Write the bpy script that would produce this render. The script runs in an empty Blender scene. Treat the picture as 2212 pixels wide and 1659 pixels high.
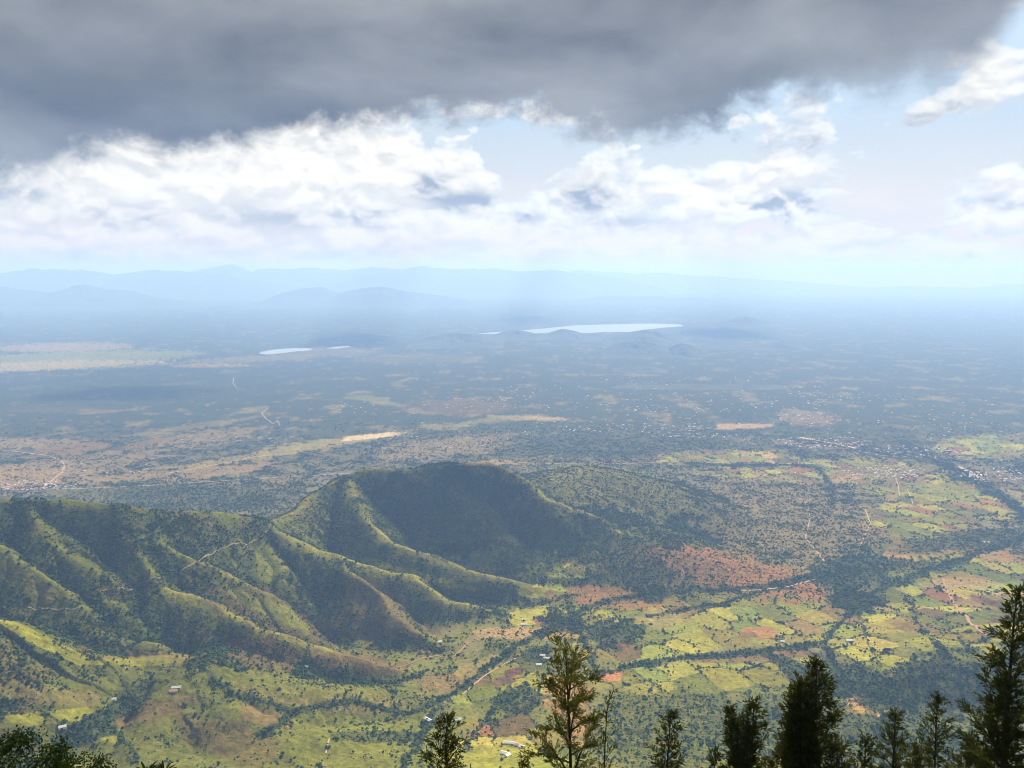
import bpy, bmesh, math, random
import numpy as np
from mathutils import Vector, Matrix

R = math.radians
rng = np.random.default_rng(7)
random.seed(7)
scene = bpy.context.scene
COL = scene.collection

# ------------------------------------------------------------------ camera
CAMZ = 1000.0
PITCH = R(8.14)
FPX = 1661.0                       # focal length for a picture 2212 wide
cam_d = bpy.data.cameras.new('camera')
cam_d.sensor_width = 36.0
cam_d.lens = 36.0 * FPX / 2212.0
cam_d.clip_start = 0.5
cam_d.clip_end = 150000.0
cam = bpy.data.objects.new('camera', cam_d)
cam.location = (0, 0, CAMZ)
cam.rotation_euler = (R(90) - PITCH, 0, 0)
COL.objects.link(cam)
scene.camera = cam

# ------------------------------------------------------------------ render settings, exposure
scene.render.engine = 'CYCLES'
cy = scene.cycles
cy.use_adaptive_sampling = True
cy.adaptive_threshold = 0.012
cy.use_denoising = True
try:
    cy.denoiser = 'OPENIMAGEDENOISE'
    cy.denoising_input_passes = 'RGB_ALBEDO_NORMAL'
    cy.denoising_prefilter = 'ACCURATE'
except Exception:
    pass
cy.filter_width = 1.0
cy.max_bounces = 5
cy.diffuse_bounces = 2
cy.glossy_bounces = 2
cy.transmission_bounces = 2
cy.transparent_max_bounces = 8
cy.volume_bounces = 2
cy.sample_clamp_indirect = 6.0
cy.caustics_reflective = False
cy.caustics_refractive = False
vs = scene.view_settings
scene.display_settings.display_device = 'sRGB'
vs.view_transform = 'Standard'
vs.look = 'None'
vs.gamma = 1.0
vs.use_curve_mapping = False
vs.exposure = 1.0

SUN_AZ, SUN_EL = R(20.0), R(40.0)
SUN = Vector((math.sin(SUN_AZ) * math.cos(SUN_EL), math.cos(SUN_AZ) * math.cos(SUN_EL), math.sin(SUN_EL)))
HAZE_DENSITY = 0.84e-4
HAZE_COLOR = (0.31, 0.515, 1.0, 1)
HAZE_ABS = (0.42, 0.42, 0.42, 1)
HAZE_G = 0.15


# ------------------------------------------------------------------ small node language
class S:
    """a socket with arithmetic"""
    def __init__(self, nt, sock):
        self.nt, self.s = nt, sock

    def _m(self, op, *a, clamp=False):
        n = self.nt.nodes.new('ShaderNodeMath')
        n.operation = op
        n.use_clamp = clamp
        for i, v in enumerate((self,) + a):
            if isinstance(v, S):
                self.nt.links.new(v.s, n.inputs[i])
            else:
                n.inputs[i].default_value = v
        return S(self.nt, n.outputs[0])

    def __add__(self, o): return self._m('ADD', o)
    __radd__ = __add__
    def __sub__(self, o): return self._m('SUBTRACT', o)
    def __mul__(self, o): return self._m('MULTIPLY', o)
    __rmul__ = __mul__
    def __truediv__(self, o): return self._m('DIVIDE', o)
    def __rsub__(self, o): return self._m('MULTIPLY', -1.0)._m('ADD', o)
    def rsub(self, o): return self._m('MULTIPLY', -1.0)._m('ADD', o)
    def mx(self, o): return self._m('MAXIMUM', o)
    def mn(self, o): return self._m('MINIMUM', o)
    def clamp(self): return self._m('ADD', 0.0, clamp=True)

    def ramp(self, a, b, c=0.0, d=1.0, smooth=True):
        n = self.nt.nodes.new('ShaderNodeMapRange')
        n.interpolation_type = 'SMOOTHSTEP' if smooth else 'LINEAR'
        n.clamp = True
        self.nt.links.new(self.s, n.inputs[0])
        for i, v in enumerate((a, b, c, d)):
            n.inputs[i + 1].default_value = v
        return S(self.nt, n.outputs[0])


def vcomb(nt, x, y, z):
    n = nt.nodes.new('ShaderNodeCombineXYZ')
    for i, v in enumerate((x, y, z)):
        if isinstance(v, S):
            nt.links.new(v.s, n.inputs[i])
        else:
            n.inputs[i].default_value = v
    return S(nt, n.outputs[0])


def vsep(nt, v):
    n = nt.nodes.new('ShaderNodeSeparateXYZ')
    nt.links.new(v.s, n.inputs[0])
    return [S(nt, o) for o in n.outputs]


def noise(nt, vec, scale, detail=4.0, rough=0.5, dist=0.0, lac=2.0):
    n = nt.nodes.new('ShaderNodeTexNoise')
    nt.links.new(vec.s, n.inputs['Vector'])
    n.inputs['Scale'].default_value = scale
    n.inputs['Detail'].default_value = detail
    n.inputs['Roughness'].default_value = rough
    n.inputs['Lacunarity'].default_value = lac
    n.inputs['Distortion'].default_value = dist
    return S(nt, n.outputs[0])


def cmix(nt, f, a, b, mode='MIX'):
    n = nt.nodes.new('ShaderNodeMix')
    n.data_type = 'RGBA'
    n.blend_type = mode
    n.clamp_factor = True
    for i, v in ((0, f), (6, a), (7, b)):
        if isinstance(v, S):
            nt.links.new(v.s, n.inputs[i])
        else:
            n.inputs[i].default_value = v if i == 0 else (v[0], v[1], v[2], 1.0)
    return S(nt, n.outputs[2])


# ------------------------------------------------------------------ world: sky with cloud layers by direction
def px_dir(px, py):
    """azimuth and elevation of a direction read off the photograph (2212 x 1659)"""
    dx, dy = (px - 1106) / FPX, (829.5 - py) / FPX
    x, y, z = dx, math.cos(PITCH) + dy * math.sin(PITCH), -math.sin(PITCH) + dy * math.cos(PITCH)
    return math.atan2(x, y), math.atan2(z, math.hypot(x, y))


CLOUD_WHITE = 5.0
SLAB_GREY = 1.08

world = bpy.data.worlds.new('World')
scene.world = world
world.use_nodes = True
wt = world.node_tree
wt.nodes.clear()
w_out = wt.nodes.new('ShaderNodeOutputWorld')
w_bg = wt.nodes.new('ShaderNodeBackground')
w_bg.inputs['Strength'].default_value = 0.1
wt.links.new(w_bg.outputs[0], w_out.inputs[0])
sky = wt.nodes.new('ShaderNodeTexSky')
sky.sky_type = 'NISHITA'
sky.sun_disc = False
sky.sun_elevation = SUN_EL
sky.sun_rotation = SUN_AZ
sky.altitude = 1000
sky.air_density = 1.0
sky.dust_density = 1.5
sky.ozone_density = 1.0
SKY = S(wt, sky.outputs[0])


def build_sky():
    nt = wt
    tc = nt.nodes.new('ShaderNodeTexCoord')
    D = S(nt, tc.outputs['Generated'])
    dx, dy, dz = vsep(nt, D)
    az = dx._m('ARCTAN2', dy)
    el = dz._m('ARCSINE')

    # warp used by every outline
    wv = noise(nt, D, 5.0, 5, 0.55)
    wfine = noise(nt, D, 17.0, 6, 0.6)

    def blob(px, py, rx, ry, soft=0.5):
        a0, e0 = px_dir(px, py)
        u = (az - a0) * (FPX / rx)
        v = (el - e0) * (FPX / ry)
        r = (u * u + v * v)._m('SQRT')
        return r.ramp(1.0, soft, 0.0, 1.0)

    def add(lst):
        t = None
        for (px, py, rx, ry, amp) in lst:
            b = blob(px, py, rx, ry, 0.0) * amp
            t = b if t is None else t + b
        return t

    # ---- cumulus field: billows from noise and cell distances
    def vor(vec, scale):
        n = nt.nodes.new('ShaderNodeTexVoronoi')
        n.feature = 'F1'
        nt.links.new(vec.s, n.inputs['Vector'])
        n.inputs['Scale'].default_value = scale
        return S(nt, n.outputs['Distance'])

    wq = nt.nodes.new('ShaderNodeTexNoise')
    nt.links.new(D.s, wq.inputs['Vector'])
    wq.inputs['Scale'].default_value = 9.0
    wq.inputs['Detail'].default_value = 5.0
    wx, wy, wz = vsep(nt, S(nt, wq.outputs['Color']))
    qx, qy, qz = dx + (wx - .5) * .10, dy + (wy - .5) * .10, dz + (wz - .5) * .05

    def field(ox, oz, det):
        P = vcomb(nt, qx + ox, qy, (qz + oz) * 1.8)
        n1 = noise(nt, P, 6.0, det, 0.60)
        b1 = vor(P, 13.0); b2 = vor(P, 31.0)
        b3 = vor(P, 67.0)
        return (n1 - .5) * 1.6 + (0.42 - b1) * .34 + (0.42 - b2) * .24 + (0.42 - b3) * .12 + .5

    n_a = field(0.0, 0.0, 9)
    n_b = field(0.006, 0.011, 5)
    Ph = vcomb(nt, qx, qy, qz * 3.6)
    n_h = (noise(nt, Ph, 13.0, 7, 0.6) - .5) * 1.9 + (0.42 - vor(Ph, 34.0)) * .3 + .5
    low = el.ramp(0.11, 0.04)                     # towards the horizon the small flat clouds take over
    dens = n_a * low.rsub(1.0) + n_h * low
    # where the clouds stand (read off the photograph) and where the blue shows
    bumps = add([
        (350, 420, 900, 330, 0.42), (450, 525, 1000, 95, .30), (1500, 535, 900, 60, .30), (1380, 450, 330, 75, .14), (640, 400, 520, 190, 0.20), (900, 330, 240, 120, 0.10),
        (1000, 430, 190, 85, 0.24), (1250, 420, 140, 75, 0.34), (1650, 405, 190, 105, 0.46), (1560, 440, 110, 50, .2),
        (2175, 425, 170, 75, 0.46), (700, 520, 700, 60, 0.09), (1000, 556, 120, 30, 0.34),
        (2090, 543, 60, 28, 0.36), (1350, 390, 330, 90, 0.08), (1800, 260, 330, 75, 0.17),
        (2130, 190, 110, 110, 0.18), (1585, 262, 45, 26, 0.16), (1250, 250, 260, 50, 0.12), (200, 550, 330, 40, 0.12),
    ])
    holes = add([
        (1150, 318, 220, 70, 0.30), (1480, 300, 170, 60, 0.30), (1960, 400, 190, 110, 0.20),
        (1120, 375, 110, 30, 0.10), (1900, 560, 500, 60, 0.14), (2150, 300, 160, 60, 0.20), (1480, 560, 200, 40, 0.06),
    ])
    inframe = el.ramp(0.36, 0.22)
    dens = dens + bumps * 1.35 - holes * 0.8 + el.ramp(0.20, 0.05, -0.02, 0.05)
    cov = dens.ramp(0.48, 0.59)
    # light on the clouds: tops face the light, bases are grey
    dlit = (n_a - n_b)
    lit = (dlit * 4.2 + 0.62).clamp()
    core = add([
        (930, 400, 70, 45, 1.0), (1010, 440, 110, 40, 1.0), (1120, 470, 90, 28, .9), (1270, 428, 100, 40, 1.25),
        (1700, 448, 95, 46, 1.4), (1610, 452, 150, 26, 1.0), (2190, 445, 110, 30, 1.0),
        (850, 470, 160, 36, .6), (620, 470, 230, 40, .45), (250, 470, 200, 34, .45), (1800, 290, 250, 50, .6), (2050, 300, 160, 40, .5),
        (200, 560, 280, 26, .5), (700, 555, 300, 18, .35), (40, 425, 130, 30, .6), (1330, 480, 170, 20, .4), (2095, 552, 40, 14, .5), (2000, 230, 130, 40, .4),
    ])
    shade = (core * (n_a * 1.5 + 0.02 - dlit * 3.0).clamp() * 0.95 + lit.rsub(1.0) * 0.36).clamp()
    thin = dens.ramp(0.50, 0.85)
    c_white = cmix(nt, thin, (0.93 * CLOUD_WHITE, 0.97 * CLOUD_WHITE, 1.0 * CLOUD_WHITE), (1.08 * CLOUD_WHITE, 1.04 * CLOUD_WHITE, 0.95 * CLOUD_WHITE))
    c_grey = (0.34 * CLOUD_WHITE, 0.37 * CLOUD_WHITE, 0.43 * CLOUD_WHITE)
    c_cum = cmix(nt, shade, c_white, c_grey)

    # ---- clear air behind: pale cyan, whiter towards the horizon
    pale = cmix(nt, el.ramp(0.0, 0.22), (4.4, 3.25, 2.4), (2.25, 2.95, 3.55))
    pale = cmix(nt, el.ramp(.035, .0) * az.ramp(.35, -.25), pale, (5.0, 4.0, 2.9))
    clear = cmix(nt, el.ramp(0.45, 0.15, 0.25, 0.88), SKY, pale)
    veil = noise(nt, vcomb(nt, dx, dy, dz * 4.0), 4.0, 6, 0.62).ramp(0.42, 0.68, 0.0, 0.6)
    clear = cmix(nt, veil, clear, (3.5, 3.75, 3.8))
    c = cmix(nt, cov, clear, c_cum)
    dimh = el.ramp(0.09, 0.01, 1.0, 0.84)         # long slant of air in front of the lowest clouds
    c = cmix(nt, 1.0, c, vcomb(nt, dimh * el.ramp(.08, .0, 1.0, 1.14), dimh * el.ramp(.08, .0, 1.0, .92), dimh * el.ramp(.08, .0, 1.0, .76)), 'MULTIPLY')

    # ---- the dark sheet overhead: its far edge as elevation over azimuth
    edge_px = [(-900, 420), (-400, 385), (0, 352), (150, 345), (300, 325), (450, 290), (600, 265), (750, 250), (900, 228), (1000, 222), (1100, 208),
               (1180, 214), (1260, 245), (1340, 268), (1410, 280), (1480, 268), (1560, 228), (1660, 205), (1800, 200),
               (1930, 190), (2050, 175), (2120, 140), (2175, 70), (2240, -30), (2500, -260), (3000, -300)]
    pts = [px_dir(*p) for p in edge_px]
    cr = nt.nodes.new('ShaderNodeValToRGB')
    nt.links.new(az.ramp(-1.6, 1.6, 0, 1, smooth=False).s, cr.inputs[0])
    cr.color_ramp.interpolation = 'B_SPLINE'
    els = cr.color_ramp.elements
    while len(els) < len(pts):
        els.new(0.5)
    for e, (a, v) in zip(els, sorted(pts)):
        e.position = (a + 1.6) / 3.2
        e.color = (v, v, v, 1)
    edge = vsep(nt, S(nt, cr.outputs[0]))[0]
    wmid = noise(nt, vcomb(nt, qx, qy, qz * 1.5), 26.0, 7, 0.62)
    rag = (wv - 0.5) * 0.12 + (wfine - 0.5) * 0.07 + (wmid - 0.5) * 0.06
    behind = dy.ramp(-0.2, 0.2)                    # behind the viewer the sheet breaks up again
    over = el - edge + rag + 0.020
    sfar = az.ramp(.22, .55)
    slab = over.ramp(-0.010, 0.030) * sfar.rsub(1.0) + (over - rag * .4).ramp(-0.012, .06) * sfar
    brk = noise(nt, D, 2.3, 5, 0.55).ramp(0.40, 0.58, 0.0, 1.0)
    slab = slab * (brk * behind.rsub(1.0) + behind)
    sl_n = noise(nt, vcomb(nt, dx, dy, dz * 2.6), 3.2, 6, 0.5, 0.3)
    sl_f = noise(nt, vcomb(nt, dx, dy, dz * 2.0), 9.0, 4, 0.5)
    tone = (sl_n - 0.5) * 4.6 + (sl_f - 0.5) * 1.6 + az.ramp(-0.5, 0.6, -0.16, 0.34, smooth=False) + over.ramp(0.0, 0.16, -0.16, 0.16)
    tone = tone._m('MULTIPLY_ADD', 0.62, 1.0).mx(0.45)
    g = SLAB_GREY
    c_slab = cmix(nt, 1.0, (1.0 * g, 1.02 * g, 1.01 * g), vcomb(nt, tone, tone, tone), 'MULTIPLY')
    c = cmix(nt, slab, c, c_slab)
    # below the horizon the sky fades into plain haze colour
    c = cmix(nt, el.ramp(-0.01, -0.12), c, (2.0, 2.5, 2.9))
    nt.links.new(c.s, w_bg.inputs['Color'])


build_sky()
world.cycles.sampling_method = 'MANUAL'
world.cycles.sample_map_resolution = 1024

# ------------------------------------------------------------------ sun
sd = bpy.data.lights.new('sun', 'SUN')
sd.energy = 5.0
sd.angle = R(0.55)
sd.color = (1.0, 0.93, 0.80)
sun = bpy.data.objects.new('sun', sd)
sun.rotation_euler = SUN.to_track_quat('Z', 'Y').to_euler()
sun.location = (0, 0, 2500)
COL.objects.link(sun)


# ------------------------------------------------------------------ helpers: objects
def tag(o, label=None, cat=None, group=None, kind=None):
    if label: o['label'] = label
    if cat: o['category'] = cat
    if group: o['group'] = group
    if kind: o['kind'] = kind
    return o


def link(name, data, parent=None, loc=None):
    o = bpy.data.objects.new(name, data)
    COL.objects.link(o)
    if parent is not None:
        o.parent = parent
    if loc is not None:
        o.location = loc
    return o


def np_mesh(name, verts, tris=None, quads=None, smooth=False, mats=(), mat_idx=None):
    me = bpy.data.meshes.new(name)
    v = np.asarray(verts, np.float32).reshape(-1, 3)
    me.vertices.add(len(v))
    me.vertices.foreach_set('co', v.ravel())
    loops, starts, tot = [], [], 0
    if quads is not None and len(quads):
        q = np.asarray(quads, np.int32).reshape(-1, 4)
        loops.append(q.ravel()); starts.append(tot + 4 * np.arange(len(q))); tot += 4 * len(q)
    if tris is not None and len(tris):
        t = np.asarray(tris, np.int32).reshape(-1, 3)
        loops.append(t.ravel()); starts.append(tot + 3 * np.arange(len(t))); tot += 3 * len(t)
    l = np.concatenate(loops); st = np.concatenate(starts)
    me.loops.add(len(l))
    me.loops.foreach_set('vertex_index', l.astype(np.int32))
    me.polygons.add(len(st))
    me.polygons.foreach_set('loop_start', st.astype(np.int32))
    for m in mats:
        me.materials.append(m)
    if mat_idx is not None:
        me.polygons.foreach_set('material_index', np.asarray(mat_idx, np.int32))
    me.update(calc_edges=True)
    me.polygons.foreach_set('use_smooth', np.full(len(st), smooth, bool))
    me.validate()
    return me


# ------------------------------------------------------------------ numpy noise
def _hash(ix, iy, seed):
    h = (ix.astype(np.int64) * 374761393 + iy.astype(np.int64) * 668265263 + seed * 1442695041) & 0xffffffff
    h = ((h ^ (h >> 13)) * 1274126177) & 0xffffffff
    return (h ^ (h >> 16)) & 0xffffffff


def gnoise(x, y, seed=0):
    x0 = np.floor(x); y0 = np.floor(y)
    fx = x - x0; fy = y - y0
    ix = x0.astype(np.int64); iy = y0.astype(np.int64)
    u = fx * fx * fx * (fx * (fx * 6 - 15) + 10)
    v = fy * fy * fy * (fy * (fy * 6 - 15) + 10)

    def g(i, j):
        a = _hash(ix + i, iy + j, seed) * (2 * math.pi / 4294967296.0)
        return np.cos(a) * (fx - i) + np.sin(a) * (fy - j)
    return 1.45 * ((g(0, 0) * (1 - u) + g(1, 0) * u) * (1 - v) + (g(0, 1) * (1 - u) + g(1, 1) * u) * v)


def fbm(x, y, octv=4, seed=0, gain=0.5):
    t = 0; a = 1.0; n = 0
    for i in range(octv):
        t = t + a * gnoise(x * 2 ** i + 17.3 * i, y * 2 ** i - 9.1 * i, seed + i)
        n += a; a *= gain
    return t / n * 1.35


def sstep(a, b, x):
    t = np.clip((x - a) / (b - a), 0, 1)
    return t * t * (3 - 2 * t)


# ------------------------------------------------------------------ picture rays -> points of the place
CP, SP = math.cos(PITCH), math.sin(PITCH)


def ray(px, py):
    dx, dy = (px - 1106) / FPX, (829.5 - py) / FPX
    return np.array([dx, CP + dy * SP, -SP + dy * CP])


def at(px, py, z):
    d = ray(px, py)
    t = (z - CAMZ) / d[2]
    return np.array([d[0] * t, d[1] * t, z])


def proj(x, y, z):
    f = y * CP - (z - CAMZ) * SP
    u = y * SP + (z - CAMZ) * CP
    f = np.maximum(f, 1.0)
    return 1106 + FPX * x / f, 829.5 - FPX * u / f


# ------------------------------------------------------------------ terrain
_sy = np.array([-4000, -800, -60, -8, -3, 0, 4, 30, 60, 300, 600, 900, 1200, 1380, 1550, 2000, 3000, 4500, 70000], float)
_sz = np.array([1180, 1060, 1001, 998.4, 997.4, 995.4, 992, 971.5, 946, 735, 492, 298, 150, 88, 62, 36, 12, 0, 0], float)

RIDGES = [
    # (points (px, py, z)), slope, crest radius
    dict(p=[(-700, 1120, 500), (-250, 1090, 470), (0, 1080, 455), (130, 1078, 443), (250, 1090, 422), (330, 1103, 388), (430, 1104, 352), (540, 1117, 302), (585, 1125, 264), (630, 1108, 256), (700, 1056, 280), (740, 1030, 300), (790, 1011, 317), (850, 1014, 314), (900, 1012, 313), (960, 1003, 312), (1050, 998, 311), (1090, 1010, 297), (1140, 1040, 270), (1180, 1075, 230), (1250, 1100, 178), (1330, 1130, 118), (1390, 1160, 70)], s=.86, r=16),
    dict(p=[(1130, 1060, 170), (1200, 1036, 186), (1270, 1012, 186), (1340, 1030, 160), (1420, 1060, 120), (1500, 1110, 60)], s=.34, r=90),
    dict(p=[(960, 1004, 309), (985, 1070, 232), (1010, 1140, 158), (1040, 1210, 90)], s=.62, r=95),
    dict(p=[(1240, 1110, 150), (1350, 1150, 105), (1480, 1205, 62), (1580, 1240, 28)], s=.24, r=90),
    dict(p=[(700, 1056, 280), (680, 1075, 240), (640, 1090, 190), (600, 1110, 120)], s=.86, r=15),
    dict(p=[(745, 1030, 300), (770, 1090, 260), (830, 1165, 205), (900, 1190, 172), (1010, 1230, 120), (1100, 1252, 85), (1240, 1285, 35)], s=.86, r=13),
    dict(p=[(560, 1121, 290), (640, 1170, 240), (760, 1212, 187), (880, 1242, 140), (950, 1290, 95), (1090, 1325, 45)], s=.86, r=15),
    dict(p=[(735, 1205, 195), (755, 1238, 176), (815, 1279, 136), (855, 1331, 101), (895, 1360, 82), (940, 1388, 62), (1005, 1392, 42)], s=.86, r=10),
    dict(p=[(540, 1118, 300), (560, 1145, 268), (579, 1182, 236), (600, 1222, 203), (603, 1251, 180), (610, 1300, 128)], s=.86, r=18),
    dict(p=[(330, 1104, 386), (348, 1170, 335), (405, 1198, 302), (437, 1214, 280), (486, 1238, 248), (567, 1279, 190), (607, 1311, 150), (619, 1336, 120)], s=.86, r=12),
    dict(p=[(250, 1092, 420), (270, 1160, 362), (316, 1230, 302), (344, 1263, 272), (385, 1279, 255), (437, 1295, 238), (486, 1323, 210), (546, 1356, 180), (607, 1372, 163), (668, 1392, 142), (728, 1412, 120), (800, 1424, 98), (875, 1452, 62)], s=.86, r=12),
    dict(p=[(60, 1079, 450), (100, 1150, 400), (190, 1230, 330), (225, 1290, 280)], s=.86, r=15),
    dict(p=[(-100, 1084, 462), (-60, 1140, 420), (0, 1182, 392), (40, 1214, 366), (100, 1255, 330), (142, 1283, 305), (174, 1311, 280), (210, 1352, 245), (251, 1380, 216), (316, 1392, 196), (340, 1405, 176)], s=.86, r=13),
    dict(p=[(-250, 1240, 440), (-150, 1300, 385), (0, 1342, 320), (61, 1368, 288), (101, 1396, 255), (162, 1408, 235), (210, 1433, 208), (263, 1449, 188), (330, 1460, 168)], s=.72, r=20),
    dict(p=[(230, 1424, 190), (300, 1427, 182), (405, 1431, 174)], s=.45, r=30),
    dict(p=[(445, 1416, 186), (420, 1450, 178), (375, 1490, 168), (330, 1560, 152), (300, 1640, 142)], s=.46, r=36),
    dict(p=[(445, 1418, 186), (550, 1470, 148), (680, 1490, 114), (790, 1502, 92), (870, 1520, 72)], s=.46, r=36),
    dict(p=[(486, 1526, 152), (560, 1560, 126), (640, 1600, 98)], s=.46, r=36),
    dict(p=[(520, 1665, 138), (560, 1632, 140), (607, 1603, 140), (668, 1594, 134), (768, 1582, 116), (860, 1590, 88)], s=.56, r=22),
    dict(p=[(-200, 1515, 212), (0, 1530, 176), (100, 1535, 158), (170, 1525, 138)], s=.56, r=24),
    dict(p=[(-200, 1590, 212), (0, 1610, 160), (100, 1600, 138)], s=.56, r=24),
    dict(p=[(2500, 1350, 190), (2300, 1390, 150), (2130, 1408, 116), (2000, 1436, 90), (1900, 1470, 72), (1800, 1500, 58)], s=.30, r=50),
    dict(p=[(1500, 1470, 52), (1480, 1560, 82), (1450, 1660, 118)], s=.22, r=60),
    dict(p=[(1960, 1560, 74), (2000, 1610, 104), (2010, 1680, 130)], s=.25, r=60),
    dict(p=[(1040, 1420, 42), (1080, 1395, 52), (1130, 1385, 44)], s=.25, r=30),
]
for Rg in RIDGES:
    Rg['w'] = np.array([at(*q) for q in Rg['p']])


def scarp(y):
    return np.interp(y, _sy, _sz)


def H(x, y, full=False):
    x = np.asarray(x, float); y = np.asarray(y, float)
    near = sstep(60, 500, y)
    wx = x + near * 17 * fbm(x / 150, y / 150, 3, 11)
    wy = y + near * 17 * fbm(x / 150, y / 150, 3, 23)
    base = scarp(y + near * (45 * fbm(x / 420, y / 420, 3, 31)))
    base = base + near * 5.0 * fbm(x / 260, y / 260, 3, 41) * sstep(9000, 2500, y)
    # fan ribs of the scarp itself
    base = base + sstep(200, 700, y) * sstep(2200, 1400, y) * 10 * fbm(x / 90, y / 240, 3, 43)
    h1 = np.full(x.shape, -1e3); h2 = np.full(x.shape, -1e3)
    crest = np.zeros(x.shape)
    sel = (y > 900) & (y < 4300)
    if sel.any():
        X = wx[sel]; Y = wy[sel]
        a1 = np.full(X.shape, -1e3); a2 = np.full(X.shape, -1e3); ad = np.full(X.shape, 1e3)
        for ri, Rg in enumerate(RIDGES):
            w = Rg['w']
            hb = np.full(X.shape, -1e3); db = np.full(X.shape, 1e4); sb = np.zeros(X.shape); s0 = 0.0
            for i in range(len(w) - 1):
                ax, ay, az_ = w[i]; bx, by, bz = w[i + 1]
                L = math.hypot(bx - ax, by - ay)
                t = ((X - ax) * (bx - ax) + (Y - ay) * (by - ay)) / (L * L)
                tc = np.clip(t, 0, 1)
                d = np.hypot(X - (ax + (bx - ax) * tc), Y - (ay + (by - ay) * tc))
                hh = az_ + (bz - az_) * tc - Rg['s'] * (np.sqrt(d * d + Rg['r'] ** 2) - Rg['r'])
                m = hh > hb
                hb = np.where(m, hh, hb); db = np.where(m, d, db); sb = np.where(m, s0 + L * tc, sb)
                s0 += L
            live = hb > -150
            rill = np.zeros(X.shape)
            if live.any():
                sl, dl = sb[live], db[live]
                rr = (1 - np.abs(gnoise(sl / 62 + ri * 31.7, dl / 420 + ri, 51))) * 1.0 + 0.5 * gnoise(sl / 24 + ri * 7, dl / 160, 53)
                rill[live] = (rr - 0.75) * 18 * (.7 + .9 * gnoise(sl / 260, dl * 0 + 5 * ri, 58)) * sstep(10, 110, dl) + 3.0 * gnoise(sl / 45, dl * 0 + ri, 57)
            hb = hb + rill
            up = hb > a1
            a2 = np.where(up, a1, np.maximum(a2, hb))
            ad = np.where(up, db, ad)
            a1 = np.where(up, hb, a1)
        h1[sel] = a1; h2[sel] = a2; crest[sel] = np.exp(-(ad / 26.0) ** 2)
    k = 9.0
    m = np.maximum(base, h1)
    h = m + k * np.log1p(np.exp(-np.abs(base - h1) / k))
    rough = sstep(5, 60, h1 - base) * near
    h = h + rough * 4.0 * fbm(x / 46, y / 46, 3, 61) * (1 - 0.6 * crest)
    h = h + near * sstep(6000, 2500, y) * 0.9 * fbm(x / 17, y / 17, 2, 67)
    if not full:
        return h
    hill = sstep(-6, 25, h1 - base)
    gully = np.exp(-np.maximum(h1 - np.maximum(h2, base), 0) / 13.0) * sstep(-20, 10, h1 - base)
    return h, hill, gully, crest * hill


_rd = np.concatenate([np.geomspace(1150, 4000, 700), np.geomspace(4010, 60000, 260)])


def ground_at(px, py, far=False):
    """where a ray from the camera first meets the ground"""
    d = ray(px, py)
    yy = _rd; t = yy / d[1]
    g = H(d[0] * t, yy)
    rz = CAMZ + d[2] * t
    below = np.nonzero(rz <= g)[0]
    if len(below) == 0:
        return None
    i = below[0]
    if i > 0:
        a, b = rz[i - 1] - g[i - 1], g[i] - rz[i]
        f = a / (a + b + 1e-9)
        y = yy[i - 1] + (yy[i] - yy[i - 1]) * f
    else:
        y = yy[0]
    x = d[0] * y / d[1]
    return np.array([x, y, float(H(np.array([x]), np.array([y]))[0])])


# ------------------------------------------------------------------ land cover (albedo, some painted light and shade, bush density), all fixed to the ground
def patch(px, py, rx, ry, X, Y, nz, rot=0.0, rag=0.5, square=False):
    c, s = math.cos(rot), math.sin(rot)
    u = ((X - px) * c + (Y - py) * s) / rx
    v = (-(X - px) * s + (Y - py) * c) / ry
    r = (u ** 6 + v ** 6) ** (1 / 6) + .25 * rag * nz if square else np.sqrt(u * u + v * v) + rag * nz
    return sstep(1.08, 0.92, r)


def poly_dist(pts, X, Y):
    d = np.full(X.shape, 1e9)
    for (ax, ay), (bx, by) in zip(pts[:-1], pts[1:]):
        L2 = (bx - ax) ** 2 + (by - ay) ** 2
        t = np.clip(((X - ax) * (bx - ax) + (Y - ay) * (by - ay)) / L2, 0, 1)
        d = np.minimum(d, np.hypot(X - ax - t * (bx - ax), Y - ay - t * (by - ay)))
    return d


OLIVE = np.array([.084, .094, .020]); GRASS = np.array([.135, .142, .023]); LIME = np.array([.215, .215, .026])
STRAW = np.array([.225, .180, .070]); BROWN = np.array([.125, .082, .040]); RED = np.array([.260, .108, .048])
TAN = np.array([.290, .195, .110]); SOIL = np.array([.150, .090, .048]); BUSH = np.array([.045, .060, .026])
FOREST = np.array([.028, .042, .022]); PLAIN = np.array([.165, .145, .090]); SAND = np.array([.46, .36, .26])
FPAL = np.array([[.225, .210, .032], [.165, .180, .028], [.240, .200, .045], [.15, .105, .04], [.20, .095, .048], [.115, .120, .028], [.205, .20, .04], [.26, .18, .09], [.13, .155, .03]])
FPRB = np.array([.24, .18, .16, .10, .06, .10, .08, .03, .05])

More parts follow.
